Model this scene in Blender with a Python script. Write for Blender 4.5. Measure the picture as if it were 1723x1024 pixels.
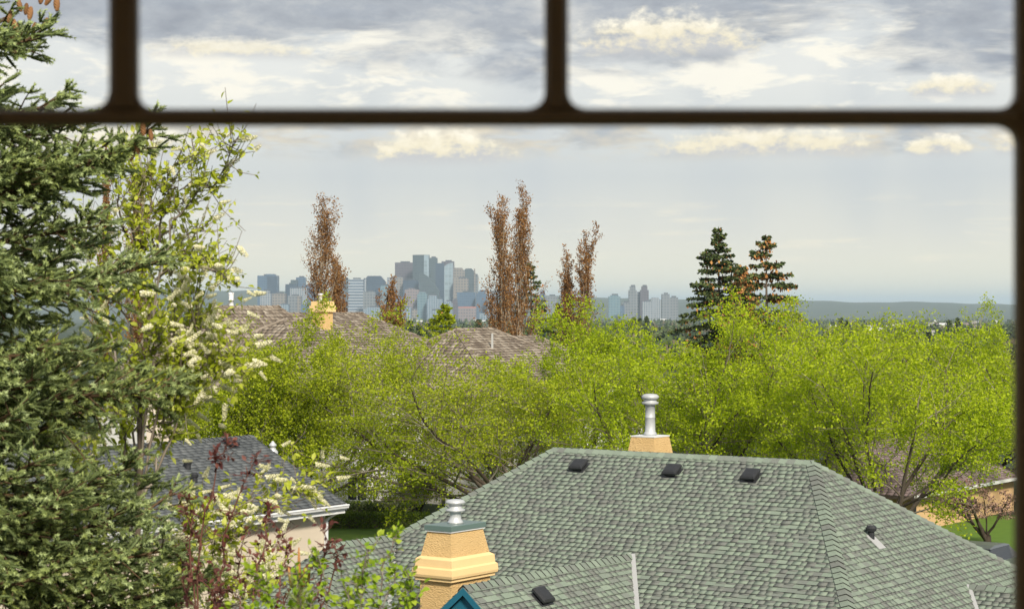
import bpy, math, random
import numpy as np
from mathutils import Vector, Matrix

for o in list(bpy.data.objects):
    bpy.data.objects.remove(o, do_unlink=True)

# ------------------------------------------------------------------ camera
scene = bpy.context.scene
ZC = 9.6                      # eye height above the ground of the street
FPX = 3400.0                  # focal length measured in photo pixels (1723 wide)
cam_d = bpy.data.cameras.new("Camera")
cam = bpy.data.objects.new("Camera", cam_d)
scene.collection.objects.link(cam)
cam.location = (0, 0, ZC)
cam.rotation_euler = (math.radians(90), 0, 0)
cam_d.sensor_width = 36.0
cam_d.lens = 36.0 * FPX / 1723.0
cam_d.clip_start = 0.05
cam_d.clip_end = 90000.0
cam_d.dof.use_dof = True
cam_d.dof.focus_distance = 48.0
cam_d.dof.aperture_fstop = 9.0
scene.camera = cam

# ------------------------------------------------------------------ sky
SUN_DIR = Vector((0.32, -0.95, 0.0)).normalized()
SUN_EL = math.radians(36)
world = bpy.data.worlds.new("World")
scene.world = world
world.use_nodes = True
wt = world.node_tree
wt.nodes.clear()


class NX:
    """tiny expression builder for shader nodes"""
    def __init__(self, tree):
        self.t = tree

    def new(self, typ, **kw):
        n = self.t.nodes.new(typ)
        for k, v in kw.items():
            setattr(n, k, v)
        return n

    def link(self, a, b):
        self.t.links.new(a, b)

    def put(self, sock, v):
        if hasattr(v, "is_output"):
            self.link(v, sock)
        else:
            sock.default_value = v

    def m(self, op, a, b=0.0, c=0.0, clamp=False):
        n = self.new("ShaderNodeMath", operation=op)
        n.use_clamp = clamp
        self.put(n.inputs[0], a)
        self.put(n.inputs[1], b)
        self.put(n.inputs[2], c)
        return n.outputs[0]

    def ss(self, x, lo, hi):
        n = self.new("ShaderNodeMapRange", interpolation_type='SMOOTHSTEP')
        self.put(n.inputs[0], x)
        self.put(n.inputs[1], lo)
        self.put(n.inputs[2], hi)
        n.inputs[3].default_value = 0.0
        n.inputs[4].default_value = 1.0
        return n.outputs[0]

    def noise(self, vec, scale=1.0, detail=6.0, rough=0.55, w=None, dist=0.0):
        n = self.new("ShaderNodeTexNoise")
        n.noise_dimensions = '3D'
        if vec is not None:
            self.link(vec, n.inputs['Vector'])
        n.inputs['Scale'].default_value = scale
        n.inputs['Detail'].default_value = detail
        n.inputs['Roughness'].default_value = rough
        n.inputs['Distortion'].default_value = dist
        return n.outputs['Fac']

    def xyz(self, x, y, z):
        n = self.new("ShaderNodeCombineXYZ")
        self.put(n.inputs[0], x)
        self.put(n.inputs[1], y)
        self.put(n.inputs[2], z)
        return n.outputs[0]

    def mix(self, f, a, b):
        n = self.new("ShaderNodeMix", data_type='RGBA')
        self.put(n.inputs[0], f)
        for s, v in ((n.inputs[6], a), (n.inputs[7], b)):
            if hasattr(v, "is_output"):
                self.link(v, s)
            else:
                s.default_value = (v[0], v[1], v[2], 1.0)
        return n.outputs[2]

    def ramp(self, f, stops):
        n = self.new("ShaderNodeValToRGB")
        e = n.color_ramp.elements
        while len(e) < len(stops):
            e.new(0.5)
        for i, (p, c) in enumerate(stops):
            e[i].position = p
            e[i].color = (c[0], c[1], c[2], 1.0)
        self.put(n.inputs[0], f)
        return n.outputs[0]


def lin(r, g, b):
    f = lambda c: (c / 255.0 / 12.92) if c <= 10 else ((c / 255.0 + 0.055) / 1.055) ** 2.4
    return (f(r), f(g), f(b))


w = NX(wt)
tc = w.new("ShaderNodeTexCoord")
sep = w.new("ShaderNodeSeparateXYZ")
w.link(tc.outputs['Generated'], sep.inputs[0])
# azimuth (degrees, 0 = due +Y) and elevation (degrees) of the sky direction
AZ = w.m('MULTIPLY', w.m('ARCTAN2', sep.outputs[0], sep.outputs[1]), 180 / math.pi)
EL = w.m('MULTIPLY', w.m('ARCSINE', sep.outputs[2]), 180 / math.pi)
nsky = w.new("ShaderNodeTexSky", sky_type='NISHITA')
nsky.sun_disc = False
nsky.sun_elevation = SUN_EL
nsky.sun_rotation = math.atan2(SUN_DIR.x, SUN_DIR.y)
nsky.air_density = 1.0
nsky.dust_density = 1.5
nv = w.new("ShaderNodeVectorMath", operation='SCALE')
w.link(nsky.outputs[0], nv.inputs[0])
nv.inputs[3].default_value = 0.10
clear = nv.outputs[0]
# pale humid veil low over the horizon, thinning into cloud higher up
veil = w.ramp(w.m('DIVIDE', EL, 12.0, clamp=True), [
    (0.0, lin(246, 238, 206)), (0.06, lin(240, 234, 210)), (0.17, lin(222, 220, 209)),
    (0.30, lin(203, 206, 205)), (0.42, lin(212, 214, 211)), (0.55, lin(225, 225, 220)), (1.0, lin(211, 214, 214))])
base = w.mix(0.93, clear, veil)
# soft curtains of distant rain
curt = w.noise(w.xyz(w.m('MULTIPLY', AZ, 0.22), w.m('MULTIPLY', EL, 0.05), 3.1), 1.0, 3.0, 0.5)
base = w.mix(w.m('MULTIPLY', w.ss(curt, 0.38, 0.66), w.m('MULTIPLY', w.ss(EL, 1.0, 3.0), 0.6)), base, lin(186, 193, 199))
# cirrus-thin cream streaks low in the sky
st = w.noise(w.xyz(w.m('MULTIPLY', AZ, 0.33), w.m('MULTIPLY', EL, 2.6), 9.0), 1.0, 5.0, 0.6)
stm = w.m('MULTIPLY', w.ss(st, 0.53, 0.72), w.m('MULTIPLY', w.ss(EL, 0.4, 1.4), w.m('SUBTRACT', 1.0, w.ss(EL, 2.2, 3.4))))
base = w.mix(w.m('MULTIPLY', stm, 0.75), base, lin(240, 232, 210))
# broken stratocumulus sheet above
warp = w.noise(w.xyz(w.m('MULTIPLY', AZ, 0.5), w.m('MULTIPLY', EL, 1.1), 1.7), 1.0, 6.0, 0.6)
n1 = w.noise(w.xyz(w.m('MULTIPLY', AZ, 0.17), w.m('MULTIPLY', EL, 0.75), 0.4), 1.0, 7.0, 0.58, dist=0.35)
n2 = w.noise(w.xyz(w.m('MULTIPLY', AZ, 0.42), w.m('MULTIPLY', EL, 1.35), 5.2), 1.0, 8.0, 0.6, dist=0.25)
lift = w.m('MULTIPLY', w.ss(EL, 5.6, 8.6), 0.30)
low = w.ss(EL, 3.6, 4.6)
lit = w.m('MULTIPLY', w.ss(w.m('ADD', n2, w.m('MULTIPLY', lift, 0.35)), 0.50, 0.62), w.ss(EL, 4.9, 6.0))
base = w.mix(w.m('MULTIPLY', lit, 0.85), base, lin(246, 241, 226))
dark = w.m('MULTIPLY', w.ss(w.m('ADD', n1, lift), 0.56, 0.76), w.ss(EL, 5.2, 6.6))
shade = w.ramp(warp, [(0.3, lin(138, 145, 157)), (0.52, lin(162, 168, 177)), (0.75, lin(205, 205, 202))])
base = w.mix(w.m('MULTIPLY', dark, 0.92), base, shade)
# low bank of grey cloud with warm tops at about four to five degrees
bank = w.m('MULTIPLY', w.ss(n2, 0.40, 0.56), w.m('MULTIPLY', w.ss(EL, 3.9, 4.5), w.m('SUBTRACT', 1.0, w.ss(EL, 4.9, 5.5))))
base = w.mix(w.m('MULTIPLY', bank, 0.7), base, w.ramp(warp, [(0.35, lin(160, 166, 174)), (0.62, lin(232, 214, 178))]))
# single cumulus: (azimuth, elevation of the flat base, half width, height) in degrees
fine = w.noise(w.xyz(w.m('MULTIPLY', AZ, 1.5), w.m('MULTIPLY', EL, 2.2), 2.0), 1.0, 8.0, 0.62)
for az0, el0, hw, hh, amt in ((-2.0, 4.13, 1.95, 0.85, 1.0), (7.2, 4.28, 3.1, 0.72, 0.95), (11.9, 4.20, 0.95, 0.52, 1.0), (14.3, 4.20, 0.9, 0.55, 0.9),
                              (4.3, 7.15, 2.6, 1.0, 0.95), (12.3, 5.80, 1.2, 0.58, 0.9), (-11.2, 4.2, 2.6, 0.8, 0.85), (-8.0, 6.95, 2.4, 0.5, 0.7),
                              (-26.0, 4.4, 3.2, 0.9, 0.9), (27.0, 4.3, 2.7, 0.8, 0.9), (-44.0, 6.2, 4.0, 1.2, 0.9), (46.0, 5.4, 4.0, 1.0, 0.9)):
    du = w.m('DIVIDE', w.m('SUBTRACT', AZ, az0), hw)
    dv = w.m('DIVIDE', w.m('SUBTRACT', EL, el0), hh)
    above = w.m('ADD', w.m('POWER', w.m('ABSOLUTE', du), 2.2), w.m('POWER', w.m('ABSOLUTE', w.m('MULTIPLY', w.m('MAXIMUM', dv, 0.0), 1.0)), 1.6))
    r_ = w.m('ADD', w.m('SUBTRACT', 1.25, above), w.m('MULTIPLY', w.m('SUBTRACT', fine, 0.5), 2.6))
    mk = w.m('MULTIPLY', w.ss(r_, -0.05, 0.80), w.m('MULTIPLY', w.ss(dv, -0.45, 0.20), amt))
    colr = w.ramp(w.m('ADD', w.m('MULTIPLY', dv, 0.6), w.m('MULTIPLY', w.m('SUBTRACT', fine, 0.5), 1.3), clamp=True),
                  [(0.0, lin(196, 196, 196)), (0.22, lin(236, 226, 198)), (0.6, lin(251, 244, 224))])
    base = w.mix(mk, base, colr)
bg = w.new("ShaderNodeBackground")
w.link(base, bg.inputs[0])
bg.inputs[1].default_value = 0.78
world.cycles.sampling_method = 'MANUAL'
world.cycles.sample_map_resolution = 256
wo = w.new("ShaderNodeOutputWorld")
w.link(bg.outputs[0], wo.inputs[0])

# ------------------------------------------------------------------ sun (veiled by thin cloud)
sd = bpy.data.lights.new("Sun", 'SUN')
sd.energy = 3.6
sd.angle = math.radians(9)
sd.color = (1.0, 0.90, 0.74)
sun = bpy.data.objects.new("Sun", sd)
scene.collection.objects.link(sun)
sv = Vector((SUN_DIR.x * math.cos(SUN_EL), SUN_DIR.y * math.cos(SUN_EL), math.sin(SUN_EL)))
sun.rotation_euler = (-sv).to_track_quat('-Z', 'Y').to_euler()
sun.location = (20, -40, 60)

scene.view_settings.view_transform = 'Standard'
scene.view_settings.look = 'None'
scene.view_settings.gamma = 1.0
scene.view_settings.exposure = 0.58
scene.view_settings.use_curve_mapping = False
scene.render.engine = 'CYCLES'
scene.cycles.max_bounces = 7
scene.cycles.transparent_max_bounces = 8
scene.cycles.volume_bounces = 1

# ------------------------------------------------------------------ helpers
COL = scene.collection
rng = np.random.default_rng(7)
random.seed(7)


def W(px, py, d):
    """world point that stands d metres away along the street axis at photo pixel (px,py)"""
    return Vector(((px - 861.5) / FPX * d, d, ZC - (py - 512.0) / FPX * d))


def setp(o, label=None, cat=None, group=None, kind=None):
    if label:
        o["label"] = label
    if cat:
        o["category"] = cat
    if group:
        o["group"] = group
    if kind:
        o["kind"] = kind
    return o


def empty(name, loc, label=None, cat=None, group=None):
    o = bpy.data.objects.new(name, None)
    o.empty_display_size = 0.3
    o.location = loc
    COL.objects.link(o)
    return setp(o, label, cat, group)


def absloc(o):
    v = Vector((0, 0, 0))
    while o is not None:
        v = v + o.location
        o = o.parent
    return v


def link(name, mesh, parent=None, loc=None):
    o = bpy.data.objects.new(name, mesh)
    COL.objects.link(o)
    if parent is not None:
        o.parent = parent
    if loc is not None:
        o.location = loc
    return o


def np_mesh(name, V, F, mat, smooth=False, attr=None, midx=None):
    """V (n,3); F list of index arrays (m,k)"""
    me = bpy.data.meshes.new(name)
    V = np.asarray(V, dtype=np.float32)
    Fs = [np.asarray(f, dtype=np.int32) for f in (F if isinstance(F, list) else [F]) if len(f)]
    me.vertices.add(len(V))
    me.vertices.foreach_set("co", V.ravel())
    idx = np.concatenate([f.ravel() for f in Fs])
    tot = np.concatenate([np.full(len(f), f.shape[1], dtype=np.int32) for f in Fs])
    start = np.concatenate([[0], np.cumsum(tot)[:-1]]).astype(np.int32)
    me.loops.add(len(idx))
    me.loops.foreach_set("vertex_index", idx)
    me.polygons.add(len(tot))
    me.polygons.foreach_set("loop_start", start)
    if smooth:
        me.polygons.foreach_set("use_smooth", np.ones(len(tot), dtype=bool))
    if attr is not None:
        a = me.attributes.new("tint", 'FLOAT', 'POINT')
        a.data.foreach_set("value", np.asarray(attr, dtype=np.float32))
    if midx is not None:
        me.polygons.foreach_set("material_index", np.asarray(midx, dtype=np.int32))
    me.update(calc_edges=True)
    for mm in (mat if isinstance(mat, (list, tuple)) else [mat]):
        if mm is not None:
            me.materials.append(mm)
    return me


class MB:
    """collects simple solids in world space; build() links them as one mesh object under a parent"""
    def __init__(self):
        self.v = []
        self.f = []

    def add(self, vs, fs):
        b = len(self.v)
        self.v.extend([tuple(p) for p in vs])
        self.f.extend([tuple(b + i for i in q) for q in fs])
        return self

    def obox(self, c, ax, ay, az):
        """box centred on c with half-axis vectors"""
        c, ax, ay, az = Vector(c), Vector(ax), Vector(ay), Vector(az)
        vs = [c + sx * ax + sy * ay + sz * az for sz in (-1, 1) for sy in (-1, 1) for sx in (-1, 1)]
        return self.add(vs, [(0, 2, 3, 1), (4, 5, 7, 6), (0, 1, 5, 4), (2, 6, 7, 3), (0, 4, 6, 2), (1, 3, 7, 5)])

    def box(self, c, s):
        return self.obox(c, (s[0] / 2, 0, 0), (0, s[1] / 2, 0), (0, 0, s[2] / 2))

    def prism(self, poly, ext):
        """closed polygon (list of vectors) extruded by a vector"""
        n = len(poly)
        ext = Vector(ext)
        vs = [Vector(p) for p in poly] + [Vector(p) + ext for p in poly]
        fs = [tuple(range(n - 1, -1, -1)), tuple(range(n, 2 * n))]
        for i in range(n):
            j = (i + 1) % n
            fs.append((i, j, n + j, n + i))
        return self.add(vs, fs)

    def loft(self, rings, cap=True):
        """rings of equal length, joined one to the next"""
        n = len(rings[0])
        vs = [p for r in rings for p in r]
        fs = []
        for k in range(len(rings) - 1):
            for i in range(n):
                j = (i + 1) % n
                fs.append((k * n + i, k * n + j, (k + 1) * n + j, (k + 1) * n + i))
        if cap:
            fs.append(tuple(range(n - 1, -1, -1)))
            fs.append(tuple((len(rings) - 1) * n + i for i in range(n)))
        return self.add(vs, fs)

    def lathe(self, c, prof, n=18):
        """profile [(radius, height)] turned about the vertical through c"""
        c = Vector(c)
        rings = [[c + Vector((r * math.cos(2 * math.pi * i / n), r * math.sin(2 * math.pi * i / n), h)) for i in range(n)] for r, h in prof]
        return self.loft(rings)

    def tube(self, pts, rad, n=6):
        pts = [Vector(p) for p in pts]
        rings = []
        for i, p in enumerate(pts):
            d = (pts[min(i + 1, len(pts) - 1)] - pts[max(i - 1, 0)]).normalized()
            a = d.cross(Vector((0.31, 0.17, 0.93)) if abs(d.z) < 0.9 else Vector((1, 0.1, 0))).normalized()
            b = d.cross(a)
            r = rad[i] if hasattr(rad, '__len__') else rad
            rings.append([p + r * (math.cos(2 * math.pi * k / n) * a + math.sin(2 * math.pi * k / n) * b) for k in range(n)])
        return self.loft(rings)

    def build(self, name, mat, parent=None, smooth=False, origin=None):
        org = absloc(parent) if parent is not None else (Vector(origin) if origin is not None else Vector((0, 0, 0)))
        me = bpy.data.meshes.new(name)
        me.from_pydata([(p[0] - org.x, p[1] - org.y, p[2] - org.z) for p in self.v], [], self.f)
        if smooth:
            for p in me.polygons:
                p.use_smooth = True
        me.materials.append(mat)
        me.update()
        o = link(name, me, parent)
        if parent is None and origin is not None:
            o.location = org
        return o


def copy_tree(o, parent=None):
    c = o.copy()
    COL.objects.link(c)
    c.parent = parent
    for ch in list(o.children):
        copy_tree(ch, c)
    return c


# ------------------------------------------------------------------ materials
def material(name, stops, rough=0.7, noise_scale=None, noise_amt=0.25, bump=0.0, bump_scale=30.0, trans=0.0,
             metallic=0.0, by='island', spec=0.3, stretch=(1, 1, 1), bdist=0.02):
    """colour from a ramp driven by a per-piece random value, broken up by noise"""
    m = bpy.data.materials.new(name)
    m.use_nodes = True
    t = m.node_tree
    t.nodes.clear()
    x = NX(t)
    out = x.new("ShaderNodeOutputMaterial")
    p = x.new("ShaderNodeBsdfPrincipled")
    p.inputs['Roughness'].default_value = rough
    p.inputs['Metallic'].default_value = metallic
    p.inputs['Specular IOR Level'].default_value = spec
    geo = x.new("ShaderNodeNewGeometry")
    oi = x.new("ShaderNodeObjectInfo")
    tcn = x.new("ShaderNodeTexCoord")
    if by == 'island':
        f = x.m('FRACT', x.m('ADD', geo.outputs['Random Per Island'], oi.outputs['Random']))
    elif by == 'tint':
        a = x.new("ShaderNodeAttribute")
        a.attribute_name = "tint"
        f = x.m('ADD', x.m('MULTIPLY', a.outputs['Fac'], 0.75), x.m('MULTIPLY', geo.outputs['Random Per Island'], 0.25))
    else:
        f = 0.5
    mp = x.new("ShaderNodeMapping")
    mp.inputs['Scale'].default_value = stretch
    x.link(geo.outputs['Position'], mp.inputs['Vector'])
    if noise_scale:
        nz = x.noise(mp.outputs[0], noise_scale, 5.0, 0.6)
        f = x.m('ADD', f, x.m('MULTIPLY', x.m('SUBTRACT', nz, 0.5), noise_amt * 3), clamp=True)
    colr = x.ramp(f, stops)
    x.link(colr, p.inputs['Base Color'])
    if bump:
        bn = x.new("ShaderNodeBump")
        bn.inputs['Strength'].default_value = bump
        bn.inputs['Distance'].default_value = bdist
        x.link(x.noise(mp.outputs[0], bump_scale, 4.0, 0.6), bn.inputs['Height'])
        x.link(bn.outputs[0], p.inputs['Normal'])
    if trans:
        tr = x.new("ShaderNodeBsdfTranslucent")
        x.link(colr, tr.inputs[0])
        mx = x.new("ShaderNodeMixShader")
        mx.inputs[0].default_value = trans
        x.link(p.outputs[0], mx.inputs[1])
        x.link(tr.outputs[0], mx.inputs[2])
        x.link(mx.outputs[0], out.inputs[0])
    else:
        x.link(p.outputs[0], out.inputs[0])
    return m


def two(a, b, c=None):
    return [(0.0, a), (1.0, b)] if c is None else [(0.0, a), (0.5, b), (1.0, c)]


M = {}
M['ground'] = material('ground', two((0.025, 0.042, 0.024), (0.04, 0.06, 0.03), (0.07, 0.075, 0.045)), 0.95, 0.0025, 0.7, by='none')
M['lawn'] = material('lawn', two((0.07, 0.14, 0.015), (0.12, 0.21, 0.025)), 0.9, 2.0, 0.5, by='none')
M['frame'] = material('frame', two((0.17, 0.115, 0.06), (0.21, 0.145, 0.075)), 0.45, 6.0, 0.3, by='none')
M['room'] = material('room', two((0.62, 0.55, 0.42), (0.66, 0.58, 0.45)), 0.9, 3.0, 0.3, by='none')
M['green_shingle'] = material('green_shingle', [(0.0, (0.170, 0.182, 0.170)), (0.2, (0.190, 0.215, 0.192)), (0.5, (0.205, 0.252, 0.208)), (0.8, (0.222, 0.278, 0.224)), (1.0, (0.25, 0.305, 0.248))], 0.92, 0.6, 0.12, 0.5, 160)
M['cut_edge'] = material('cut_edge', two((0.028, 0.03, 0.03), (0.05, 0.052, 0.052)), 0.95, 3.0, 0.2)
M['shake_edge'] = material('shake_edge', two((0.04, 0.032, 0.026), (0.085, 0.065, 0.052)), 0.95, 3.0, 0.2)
M['shingle_band'] = material('shingle_band', two((0.145, 0.155, 0.147), (0.175, 0.19, 0.176)), 0.92, 2.0, 0.1)
M['green_deck'] = material('green_deck', two((0.055, 0.06, 0.058), (0.07, 0.08, 0.075)), 0.95, 8.0, 0.3, by='none')
M['grey_shingle'] = material('grey_shingle', two((0.085, 0.096, 0.105), (0.115, 0.128, 0.138), (0.145, 0.158, 0.168)), 0.9, 2.0, 0.1, 0.5, 160)
M['grey_deck'] = material('grey_deck', two((0.03, 0.03, 0.035), (0.045, 0.045, 0.05)), 0.95, 8.0, 0.3, by='none')
M['shake'] = material('shake', two((0.15, 0.12, 0.095), (0.25, 0.21, 0.17), (0.38, 0.335, 0.28)), 0.9, 1.2, 0.12, 0.5, 60)
M['shake_deck'] = material('shake_deck', two((0.05, 0.04, 0.034), (0.07, 0.055, 0.046)), 0.95, 8.0, 0.3, by='none')
M['flashing'] = material('flashing', two((0.36, 0.37, 0.38), (0.42, 0.43, 0.44)), 0.5, 5.0, 0.3, by='none')
M['stucco'] = material('stucco', two((0.72, 0.48, 0.21), (0.80, 0.57, 0.28)), 0.9, 3.0, 0.35, 0.9, 26, by='none', stretch=(0.7, 0.7, 2.4), bdist=0.06)
M['stucco_trim'] = material('stucco_trim', two((0.78, 0.56, 0.27), (0.84, 0.62, 0.33)), 0.85, 4.0, 0.3, 0.3, 60, by='none')
M['green_metal'] = material('green_metal', two((0.10, 0.16, 0.15), (0.13, 0.19, 0.18)), 0.35, 5.0, 0.3, by='none', spec=0.5)
M['galv'] = material('galv', two((0.50, 0.53, 0.56), (0.68, 0.70, 0.72)), 0.4, 9.0, 0.4, by='none', metallic=0.35, spec=0.5)
M['white_metal'] = material('white_metal', two((0.68, 0.70, 0.73), (0.76, 0.78, 0.8)), 0.45, 7.0, 0.3, by='none')
M['black_plastic'] = material('black_plastic', two((0.022, 0.024, 0.028), (0.035, 0.037, 0.042)), 0.5, 9.0, 0.3, by='none')
M['teal'] = material('teal', two((0.015, 0.12, 0.19), (0.02, 0.15, 0.23)), 0.6, 5.0, 0.3, by='none')
M['cream_wall'] = material('cream_wall', two((0.56, 0.49, 0.40), (0.64, 0.57, 0.47)), 0.92, 2.0, 0.3, 0.4, 70, by='none')
M['white_siding'] = material('white_siding', two((0.66, 0.66, 0.64), (0.76, 0.76, 0.74)), 0.6, 1.2, 0.2)
M['tan_wall'] = material('tan_wall', two((0.58, 0.38, 0.20), (0.66, 0.45, 0.25)), 0.9, 1.4, 0.3, 0.3, 40, by='none')
M['glass'] = material('glass', two((0.02, 0.025, 0.03), (0.035, 0.04, 0.05)), 0.08, 2.0, 0.3, by='none', spec=0.6)
M['bark'] = material('bark', two((0.045, 0.034, 0.026), (0.085, 0.066, 0.052), (0.14, 0.115, 0.095)), 0.95, 3.0, 0.3, 0.6, 40)
M['twig'] = material('twig', two((0.12, 0.095, 0.075), (0.21, 0.175, 0.14), (0.33, 0.29, 0.25)), 0.9, 1.5, 0.2)
M['elm_leaf'] = material('elm_leaf', two((0.27, 0.37, 0.008), (0.42, 0.55, 0.012), (0.57, 0.67, 0.025)), 0.6, 0.25, 0.2, trans=0.5)
M['olive_leaf'] = material('olive_leaf', two((0.23, 0.30, 0.010), (0.36, 0.45, 0.014), (0.50, 0.56, 0.03)), 0.6, 0.25, 0.2, trans=0.46)
M['fir_leaf'] = material('fir_leaf', two((0.035, 0.06, 0.022), (0.075, 0.115, 0.04), (0.14, 0.17, 0.05)), 0.8, 1.0, 0.2)
M['aspen_leaf'] = material('aspen_leaf', two((0.16, 0.072, 0.022), (0.29, 0.14, 0.045), (0.42, 0.25, 0.10)), 0.7, 0.5, 0.2, trans=0.3)
M['aspen_bark'] = material('aspen_bark', two((0.28, 0.24, 0.19), (0.42, 0.37, 0.29)), 0.9, 1.0, 0.3)
M['aspen_twig'] = material('aspen_twig', two((0.13, 0.075, 0.045), (0.22, 0.14, 0.085)), 0.9, 1.0, 0.3)
M['cone'] = material('cone', two((0.26, 0.10, 0.03), (0.42, 0.19, 0.06), (0.55, 0.31, 0.11)), 0.8, 8.0, 0.2)
M['spruce_cone'] = material('spruce_cone', two((0.16, 0.075, 0.03), (0.26, 0.13, 0.055), (0.36, 0.2, 0.09)), 0.8, 60.0, 0.3)
M['shoot_core'] = material('shoot_core', two((0.07, 0.095, 0.03), (0.13, 0.18, 0.07)), 0.8, 6.0, 0.2)
M['needle'] = material('needle', two((0.17, 0.20, 0.035), (0.32, 0.40, 0.135), (0.52, 0.62, 0.34)), 0.6, 1.2, 0.15, trans=0.15, by='tint')
M['spruce_twig'] = material('spruce_twig', two((0.09, 0.055, 0.03), (0.15, 0.095, 0.05)), 0.9, 6.0, 0.3)
M['cherry_leaf'] = material('cherry_leaf', two((0.28, 0.35, 0.016), (0.45, 0.52, 0.035), (0.62, 0.66, 0.14)), 0.5, 1.0, 0.15, trans=0.4)
M['blossom'] = material('blossom', two((0.62, 0.62, 0.34), (0.76, 0.74, 0.50), (0.82, 0.80, 0.64)), 0.7, 6.0, 0.15, trans=0.25)
M['purple_leaf'] = material('purple_leaf', two((0.075, 0.022, 0.022), (0.14, 0.045, 0.04), (0.24, 0.10, 0.075)), 0.45, 3.0, 0.15, trans=0.3)
M['purple_twig'] = material('purple_twig', two((0.11, 0.045, 0.035), (0.18, 0.08, 0.06)), 0.8, 3.0, 0.2)
M['lime_leaf'] = material('lime_leaf', two((0.18, 0.31, 0.015), (0.31, 0.46, 0.025), (0.46, 0.58, 0.06)), 0.45, 3.0, 0.15, trans=0.4)

# ================================================================== SETTING
def ridge_px(px):
    return np.interp(px, [-900, 300, 430, 500, 800, 1000, 1200, 1400, 1560, 1700, 2600], [484, 487, 489, 491, 496, 500, 503.5, 506, 509, 513, 519])


def ground_z(x, y):
    """height of the land: level street, falling to the river valley, low plateau far behind"""
    x = np.asarray(x, dtype=float)
    y = np.asarray(y, dtype=float)
    r = np.sqrt(x * x + y * y)
    az = np.arctan2(x, y)
    z = np.interp(r, [0, 125, 500, 1000, 6500, 8000, 1e6], [0, 0, -10, -13.5, -44, -46, -46])
    top = ZC + (512 - ridge_px(861 + 3400 * np.tan(np.clip(az, -0.5, 0.5)))) / 3400 * 11500
    k = np.clip((r - 8000) / 3500, 0, 1)
    k = k * k * (3 - 2 * k)
    und = (3.5 * np.sin(az * 60 + 1) + 2.5 * np.sin(az * 137) + 1.4 * np.sin(az * 331)) * k
    z = z + (top - z) * k + und * (r > 8000)
    z = z + np.clip((r - 400) / 800, 0, 1) * (1.2 * np.sin(x / 170.0) * np.cos(y / 230.0))
    return z


def build_ground():
    az = np.concatenate([np.arange(-180, -24, 6.0), np.arange(-24, 24, 0.2), np.arange(24, 180, 6.0)])
    az = np.radians(az)
    rr = np.concatenate([[0.0], np.geomspace(6, 6000, 60), np.linspace(6500, 12500, 50), np.geomspace(13000, 60000, 10)])
    A, R = np.meshgrid(az, rr)
    X, Y = R * np.sin(A), R * np.cos(A)
    Z = ground_z(X, Y)
    V = np.stack([X, Y, Z], -1).reshape(-1, 3)
    n, m = len(az), len(rr)
    i = np.arange(m - 1)[:, None] * n
    j = np.arange(n)[None, :]
    j2 = (j + 1) % n
    F = np.stack([i + j, i + j2, i + n + j2, i + n + j], -1).reshape(-1, 4)
    o = link('ground', np_mesh('ground', V, F[:, ::-1], M['ground'], smooth=True))
    o["kind"] = "structure"


build_ground()

# haze: one closed box of thin even air round the whole place
hz = MB().box((0, 22000, 30), (90000, 92000, 330)).build('haze', M['ground'])
hz["kind"] = "stuff"
hm = bpy.data.materials.new('haze_air')
hm.use_nodes = True
hm.node_tree.nodes.clear()
hv = hm.node_tree.nodes.new("ShaderNodeVolumePrincipled")
hv.inputs['Color'].default_value = (0.68, 0.84, 1.0, 1)
hv.inputs['Density'].default_value = 5.8e-5
hv.inputs['Anisotropy'].default_value = 0.0
hv.inputs['Density Attribute'].default_value = ""
ho = hm.node_tree.nodes.new("ShaderNodeOutputMaterial")
hm.node_tree.links.new(hv.outputs[0], ho.inputs['Volume'])
try:
    hm.cycles.homogeneous_volume = True
except Exception:
    pass
hz.data.materials.clear()
hz.data.materials.append(hm)

# ---------------------------------------------------------------- own house: the room behind the window
WD = 1.6                                     # distance from lens to the window
def wpt(px, py, d=WD):
    p = W(px, py, d)
    return p.x, p.z
xl, zt = wpt(-620, -420)
xr, zb = wpt(1770, 1250)
wall = MB()
y0, y1 = WD - 0.14, WD + 0.012
for (xa, xb, za, zb2) in ((-3.6, xl, 0, 12.2), (xr, 3.2, 0, 12.2), (xl, xr, zt, 12.2), (xl, xr, 0, zb)):
    wall.box(((xa + xb) / 2, (y0 + y1) / 2, (za + zb2) / 2), (xb - xa, y1 - y0, zb2 - za))
o = wall.build('wall', M['room']); o["kind"] = "structure"
o = MB().box((-0.2, -1.92, 7.95), (6.8, 6.9, 0.2)).build('floor', M['room']); o["kind"] = "structure"
o = MB().box((-0.2, -1.92, 10.75), (6.8, 6.9, 0.2)).build('ceiling', M['room']); o["kind"] = "structure"
bw = MB()                                     # back wall; its wide opening is added to brighten the window bars
for (xa, xb, za, zb2) in ((-3.6, -2.6, 0, 12.2), (2.2, 3.2, 0, 12.2), (-2.6, 2.2, 10.5, 12.2), (-2.6, 2.2, 0, 8.9)):
    bw.box(((xa + xb) / 2, -5.45, (za + zb2) / 2), (xb - xa, 0.16, zb2 - za))
o = bw.build('wall_back', M['room']); o["kind"] = "structure"
for nm, c, s in (('wall_left', (-3.68, -1.95, 6.1), (0.16, 6.9, 12.2)), ('wall_right', (3.28, -1.95, 6.1), (0.16, 6.9, 12.2))):
    o = MB().box(c, s).build(nm, M['room']); o["kind"] = "structure"

win = empty('window_grille', (0, WD, zb), 'dark brown blurred window bars that the whole view is seen through', 'window grille')


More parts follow.
